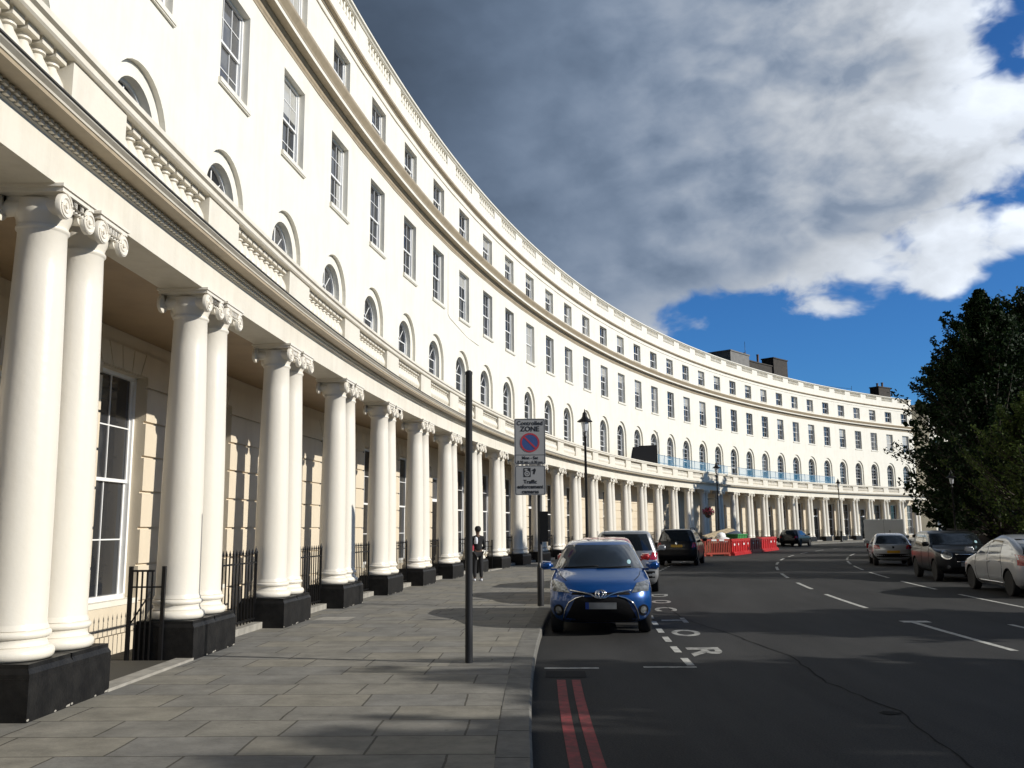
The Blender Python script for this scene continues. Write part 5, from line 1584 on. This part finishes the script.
def person(loc, rz, label):
    t = thing('person', label, 'person', loc, rz)
    # local: faces -y; x is the figure's left-right
    v = [(0, 0, .94), (0, .0, 1.10), (0, .01, 1.30), (0, .0, 1.43), (0, -.01, 1.50), (0, -.02, 1.575), (0, -.025, 1.65), (0, -.02, 1.72),
         (.09, 0, .88), (.105, -.02, .50), (.11, .02, .10), (.115, -.10, .04),
         (-.09, 0, .88), (-.10, .02, .50), (-.105, .05, .10), (-.115, -.07, .04),
         (.17, .01, 1.40), (.225, .03, 1.13), (.20, -.10, .93), (.195, -.15, .87),
         (-.17, .01, 1.40), (-.23, .02, 1.13), (-.16, -.13, 1.02), (-.10, -.19, 1.05)]
    e_ = [(0, 1), (1, 2), (2, 3), (3, 4), (4, 5), (5, 6), (6, 7), (0, 8), (8, 9), (9, 10), (10, 11), (0, 12), (12, 13), (13, 14), (14, 15), (3, 16), (16, 17), (17, 18), (18, 19), (3, 20), (20, 21), (21, 22), (22, 23)]
    r_ = [(.15, .11), (.135, .10), (.155, .115), (.12, .085), .052, .072, .088, .06, .085, .058, .04, .035, .085, .058, .04, .035, .062, .045, .034, .03, .062, .045, .034, .03]
    skin_body('body', v, e_, r_, M['skin'], t)
    jv = v[0:5] + [v[16], v[17], v[18], v[20], v[21], v[22]]
    je = [(0, 1), (1, 2), (2, 3), (3, 4), (3, 5), (5, 6), (6, 7), (3, 8), (8, 9), (9, 10)]
    jr = [(.170, .130), (.155, .12), (.172, .132), (.137, .10), .062, .078, .060, .046, .078, .060, .046]
    skin_body('jacket', jv, je, jr, M['cloth_black'], t)
    tv = [v[0], v[8], v[9], v[10], v[12], v[13], v[14]]; te = [(0, 1), (1, 2), (2, 3), (0, 4), (4, 5), (5, 6)]
    skin_body('trousers', tv, te, [(.165, .125), .105, .078, .062, .105, .078, .062], M['cloth_black'], t)
    h = MB(); h.lathe([(.001, 1.60), (.085, 1.62), (.105, 1.66), (.108, 1.71), (.09, 1.765), (.05, 1.795), (.001, 1.80)], 14, (0, .01)); h.build('hair', M['cloth_black'], t, smooth_angle=60)
    s = MB(); s.lathe([(.001, 1.10), (.10, 1.12), (.12, 1.22), (.11, 1.36), (.06, 1.42), (.001, 1.43)], 12, (.06, .055)); s.v = [(x, y * .9 + .03, z) for x, y, z in s.v]; s.v = [((x - .06) * .55 + .085, y * .9, (z - 1.28) * .72 + 1.33) for x, y, z in s.v]; s.build('shirt_back', M['cloth_white'], t, smooth_angle=60)
    b_ = MB(); b_.lathe([(.001, -.12), (.06, -.11), (.07, 0), (.06, .10), (.001, .11)], 10, (.20, .02)); b_.v = [(x, y, z * 1.0 + 1.10) for x, y, z in b_.v]; b_.build('shoulder_bag', M['red_cloth'], t, smooth_angle=60)
    for sx_, yy in ((.115, -.06), (-.11, -.03)):
        f_ = MB(); f_.lathe([(.04, 0.0), (.052, .02), (.05, .06), (.03, .09)], 10, (0, 0)); f_.v = [(sx_ + x, yy + y * 2.3, z) for x, y, z in f_.v]; f_.build('shoe', M['cloth_white'], t)
    fc = MB()
    for sx_ in (-.033, .033): fc.lathe([(.001, -.012), (.013, 0), (.001, .012)], 8, (sx_, 1.655), axis='y')
    fc.v = [(x, y - .112, z) for x, y, z in fc.v]; fc.build('eyes', M['cloth_white'], t)
    ns = MB(); ns.lathe([(.022, 1.60), (.012, 1.645), (.001, 1.66)], 8, (0, -.118)); ns.build('nose', M['skin'], t)
    return t


pd_ = person((-1.12, 29.3, 0), PI + .3, 'person in black with dark hair walking away beside the colonnade'); pd_.scale = (.95, .95, .95)

# ------------------------------------------------------------------ trees and hedge in the garden
def crown_mesh(h, prof, nbr, nleaf, leaf, seed, upturn=.25, shell=.55, spread=.16):
    """sprays of leaf-sized faces along branches; prof: list of (t, radius) up the crown"""
    rnd = random.Random(seed); mb = MB(); br = MB()
    zs = [p_[0] for p_ in prof]; rs = [p_[1] for p_ in prof]
    for i in range(nbr):
        t = rnd.random() ** .85; z = zs[0] + (zs[-1] - zs[0]) * t
        rad = pchip(zs, rs, z) * rnd.choice((1.0, .9, 1.12, .72, .85, .55)) * rnd.uniform(.85, 1.12)
        a = rnd.uniform(0, 2 * PI); d = Vector((math.cos(a), math.sin(a), 0))
        tip = d * rad + Vector((0, 0, z + upturn * rad * rnd.uniform(.2, 1.6)))
        base = Vector((0, 0, z - rad * .25)) + d * .1
        mid_ = base.lerp(tip, .55) + Vector((0, 0, -.06 * rad))
        br.tube([base, mid_, tip], [.05 + .01 * rad, .03, .008], 4)
        sid = d.cross(Vector((0, 0, 1)))
        for k in range(nleaf):
            s_ = 1 - rnd.random() ** 1.3 * shell
            p_ = (base.lerp(mid_, s_ / .55) if s_ < .55 else mid_.lerp(tip, (s_ - .55) / .45))
            wd = spread * rad * (1.15 - s_) + .07
            p_ = p_ + sid * rnd.gauss(0, wd) + Vector((0, 0, rnd.gauss(0, wd * .55))) + d * rnd.gauss(0, wd * .4)
            n_ = Vector((rnd.gauss(0, 1), rnd.gauss(0, 1), rnd.gauss(.3, 1))).normalized()
            u_ = n_.cross(Vector((rnd.gauss(0, 1), rnd.gauss(0, 1), rnd.gauss(0, 1)))).normalized(); w_ = n_.cross(u_)
            sz = leaf * rnd.uniform(.6, 1.35)
            mb.add([p_ + u_ * sz, p_ + w_ * sz * .55 + u_ * sz * .1, p_ - u_ * sz, p_ - w_ * sz * .55 - u_ * sz * .1], [(0, 1, 2, 3)])
    return mb, br


def make_tree(name, label, x, y, h, prof, nbr, nleaf, leaf, m, seed, trunk_r=.28, clear=1.8, upturn=.25, group=None, shell=.55, spread=.16):
    t = thing(name, label, 'tree', (x, y, 0), 0, group)
    mb, br = crown_mesh(h, prof, nbr, nleaf, leaf, seed, upturn, shell, spread)
    mb.build('crown', m, t, fix=False)
    rnd = random.Random(seed); pts = []
    for i in range(7):
        s_ = i / 6; pts.append((rnd.uniform(-.12, .12) * s_ * 2, rnd.uniform(-.12, .12) * s_ * 2, -.1 + h * .93 * s_))
    br.tube(pts, [trunk_r * (1.25 if i == 0 else 1 - .93 * i / 6) for i in range(7)], 10)
    br.build('trunk', M['bark'], t)
    return t


def ray_at(u, dist): d = ray(u, 529); return d.x / d.y * dist, dist
def top_of(v, dist): return 1.6056 + (529 - v) * dist / F


# tall dark evergreen at the right edge of the picture
x, y = ray_at(1000, 37); H = top_of(290, 37)
k_ = 37 / 58.
big_prof = [(1.5, 2.9), (2.4, 3.4), (4., 3.4), (6., 2.9), (7.6, 2.1), (H - 1.8, 1.15), (H - .8, .5), (H - .1, .08)]
TREE_A = make_tree('evergreen_tree', 'tall dark evergreen with spiky crown standing behind the black small car', x, y, H, big_prof, 560, 105, .075, M['leaf_dark'], 21, .26, upturn=.45, group='trees in the garden', spread=.14)
x, y = ray_at(1066, 41); H2 = top_of(296, 41)
make_tree('evergreen_tree', 'broad dark evergreen running out of the picture at its right edge', x, y, H2, [(1.2, 3.4), (3, 4.2), (6, 4.0), (8.5, 3.3), (H2 - 1.4, 2.4), (H2 - .5, 1.2), (H2 - .1, .4)], 520, 80, .095, M['leaf_dark'], 22, .3, upturn=.4, group='trees in the garden', spread=.12)
# lighter pine in front
x, y = ray_at(1046, 31.5); H3 = top_of(398, 31.5)
make_tree('pine_tree', 'lower brighter green conifer in front of the dark evergreens', x, y, H3, [(1.0, 2.3), (2.2, 2.6), (3.8, 1.9), (H3 - 1.0, 1.0), (H3 - .2, .3)], 210, 110, .055, M['leaf_mid'], 23, .16, upturn=.5, group='trees in the garden', spread=.10)
# trees further round the garden, and those beyond the right edge of the frame whose shade falls on the road
x, y = ray_at(956, 60); make_tree('evergreen_tree', 'dark tree seen under the tall evergreen, far down the garden edge', x + 1.0, y, 7.6, [(1.0, 2.6), (3., 3.2), (5, 2.7), (6.9, 1.2), (7.5, .3)], 240, 40, .19, M['leaf_dark'], 24, .3, group='trees in the garden')
x, y = 39.8, 75.6; make_tree('evergreen_tree', 'far dark tree shading the distant colonnade, behind the tall evergreen', x, y, 15.8, [(2.0, 4.6), (6., 5.8), (10, 5.6), (13.5, 4.6), (15.7, 1.8)], 380, 56, .34, M['leaf_dark'], 25, .3, group='trees in the garden')
SHADE = [(20.3, 6.0, 9.9, 3.0), (19.6, 1.2, 10.2, 3.2), (20.6, -4.6, 10.6, 4.0), (20.8, 13.6, 8.5, 2.7), (21.0, -13., 11.0, 5.0)]
proto = None
for i, (x, y, h, rr_) in enumerate(SHADE):
    lab = 'garden tree out of the picture to the right, shading the road'
    if proto is None:
        hb = 10.
        proto = make_tree('garden_tree', lab, x, y, hb, [(2.0, 2.4), (4., 3.4), (6.5, 3.5), (8.5, 2.6), (9.7, .9)], 330, 40, .23, M['leaf_hedge'], 31, .24, upturn=.3, group='trees beyond the right edge', shell=.8)
        t = proto
    else:
        t = copy_tree(proto); t.location = (x, y, 0); t.rotation_euler = (0, 0, i * 1.3)
    t.scale = (rr_ / 3.5, rr_ / 3.5, h / 10.)

# clipped garden hedge behind iron railings, along the garden pavement
rnd = random.Random(9); hg = MB(); hb_ = MB()
B0h, B1h = b_at(14, IK + 3), b_at(88, IK + 3)
HO = IK + 2.9
hb_.sweep([(HO, -.05), (HO, 1.75), (HO + .3, 1.95), (HO + 1.1, 1.95), (HO + 1.4, 1.7), (HO + 1.4, -.05)], B0h, B1h, 40)
for i in range(15000):
    b_ = rnd.uniform(B0h, B1h); s_ = rnd.random()
    if s_ < .68: p_ = P(b_, HO - .02 + rnd.gauss(0, .05), rnd.uniform(.02, 1.9))
    else: p_ = P(b_, HO + rnd.uniform(0, 1.3), 1.95 + rnd.gauss(.02, .07))
    n_ = Vector((rnd.gauss(0, 1), rnd.gauss(0, 1), rnd.gauss(.3, 1))).normalized(); u_ = n_.cross(Vector((rnd.gauss(0, 1), rnd.gauss(0, 1), 1))).normalized(); w_ = n_.cross(u_); sz = rnd.uniform(.06, .15)
    hg.add([p_ + u_ * sz, p_ + w_ * sz * .6, p_ - u_ * sz, p_ - w_ * sz * .6], [(0, 1, 2, 3)])
h0 = P((B0h + B1h) / 2, HO, 0)
t = thing('garden_hedge', 'dark clipped hedge along the garden behind the parked cars', 'hedge', h0)
for mb_, nm_, m_ in ((hb_, 'hedge_core', M['leaf_hedge']), (hg, 'foliage', M['leaf_hedge'])):
    mb_.v = [(x - h0.x, y - h0.y, z - h0.z) for x, y, z in mb_.v]; mb_.build(nm_, m_, t, fix=(nm_ == 'hedge_core'))
gr = MB(); bq = b_at(14, IK + 2.2); be = b_at(70, IK + 2.2); L_ = (be - bq) * BAY; n = int(L_ / .14)
g0 = P((bq + be) / 2, IK + 2.36, 0)
for i in range(n):
    q = P(bq + (be - bq) * (i + .5) / n, IK + 2.36, 0) - g0
    gr.box(q.x - .01, q.x + .01, q.y - .01, q.y + .01, 0, 1.35)
    gr.add([(q.x - .016, q.y, 1.35), (q.x + .016, q.y, 1.35), (q.x, q.y - .016, 1.35), (q.x, q.y, 1.46)], [(0, 2, 3), (2, 1, 3), (1, 0, 3)])
gr.sweep([(IK + 2.34, 1.18), (IK + 2.38, 1.18), (IK + 2.38, 1.21), (IK + 2.34, 1.21)], bq, be, 60, close=True, shift=g0); gr.sweep([(IK + 2.34, .12), (IK + 2.38, .12), (IK + 2.38, .15), (IK + 2.34, .15)], bq, be, 60, close=True, shift=g0)
o = gr.build('garden_railing', M['iron'], None, g0); tag(o, 'long black iron railing in front of the garden hedge', 'railing')

# ------------------------------------------------------------------ the next block of the crescent, beyond the side street
FB0, FB1 = 34, 45
F0 = P(42, 0, 0)
far_block = thing('far_terrace', 'cream terrace across the side street, glimpsed below the garden trees', 'building', F0)
def fpart(mb, name, mats):
    mb.v = [(x - F0.x, y - F0.y, z - F0.z) for x, y, z in mb.v]; return mb.build(name, mats, far_block)
fw_ = MB()
for bay in range(FB0, FB1 + 1):
    wall_row(fw_, bay, -.2, 5.5, .78, .5, 4.28, False, 0., .2)
    wall_row(fw_, bay, 5.5, 10.4, AI, 5.50 + .001, AZ + AI, True, 0., .25, c=AC)
    wall_row(fw_, bay, 10.4, 14.3, .775, 11.23, 13.52, False, 0., .24)
    wall_row(fw_, bay, 14.3, 18.4, .775, 15.10, 16.50, False, 0., .24)
fb0, fb1 = FB0 - .5, FB1 + .5
for bb in (fb0, fb1): fw_.add([P(bb, 0, -.2), P(bb, -9, -.2), P(bb, -9, 18.4), P(bb, 0, 18.4)], [(0, 1, 2, 3)])
fw_.sweep([(-9, -.2), (-9, 18.4), (0, 18.4)], fb0, fb1, 12, ends=False)
fpart(fw_, 'wall', M['stucco'])
fe = MB(); fe.sweep([(0, 4.86), (2.49, 4.86), (2.49, 5.3), (2.78, 5.4), (2.82, 5.55), (2.45, 5.6), (2.45, 6.5), (2.1, 6.5), (2.1, 5.6), (0, 5.6)], fb0, fb1, 40, close=True)
fe.sweep([(-.05, 14.1), (.1, 14.2), (.35, 14.36), (.45, 14.7), (-.05, 14.9)], fb0, fb1, 40, close=True); fpart(fe, 'cornice', M['trim'])
for bay in range(FB0, FB1 + 1):
    for pr, z in ((wG, .5), (wA, 5.50), (wS, 11.23), (wT, 15.10)):
        o = copy_tree(pr, far_block); o.location = P(bay + (AC / BAY if pr is wA else 0), 0, z) - F0; o.rotation_euler = (0, 0, rot_at(bay))
    for sgn in (-1, 1):
        o = copy_tree(col0, far_block); bb = bay + .345 + sgn * .3885 / BAY; o.location = P(bb, COLOFF, 0) - F0; o.rotation_euler = (0, 0, rot_at(bb))
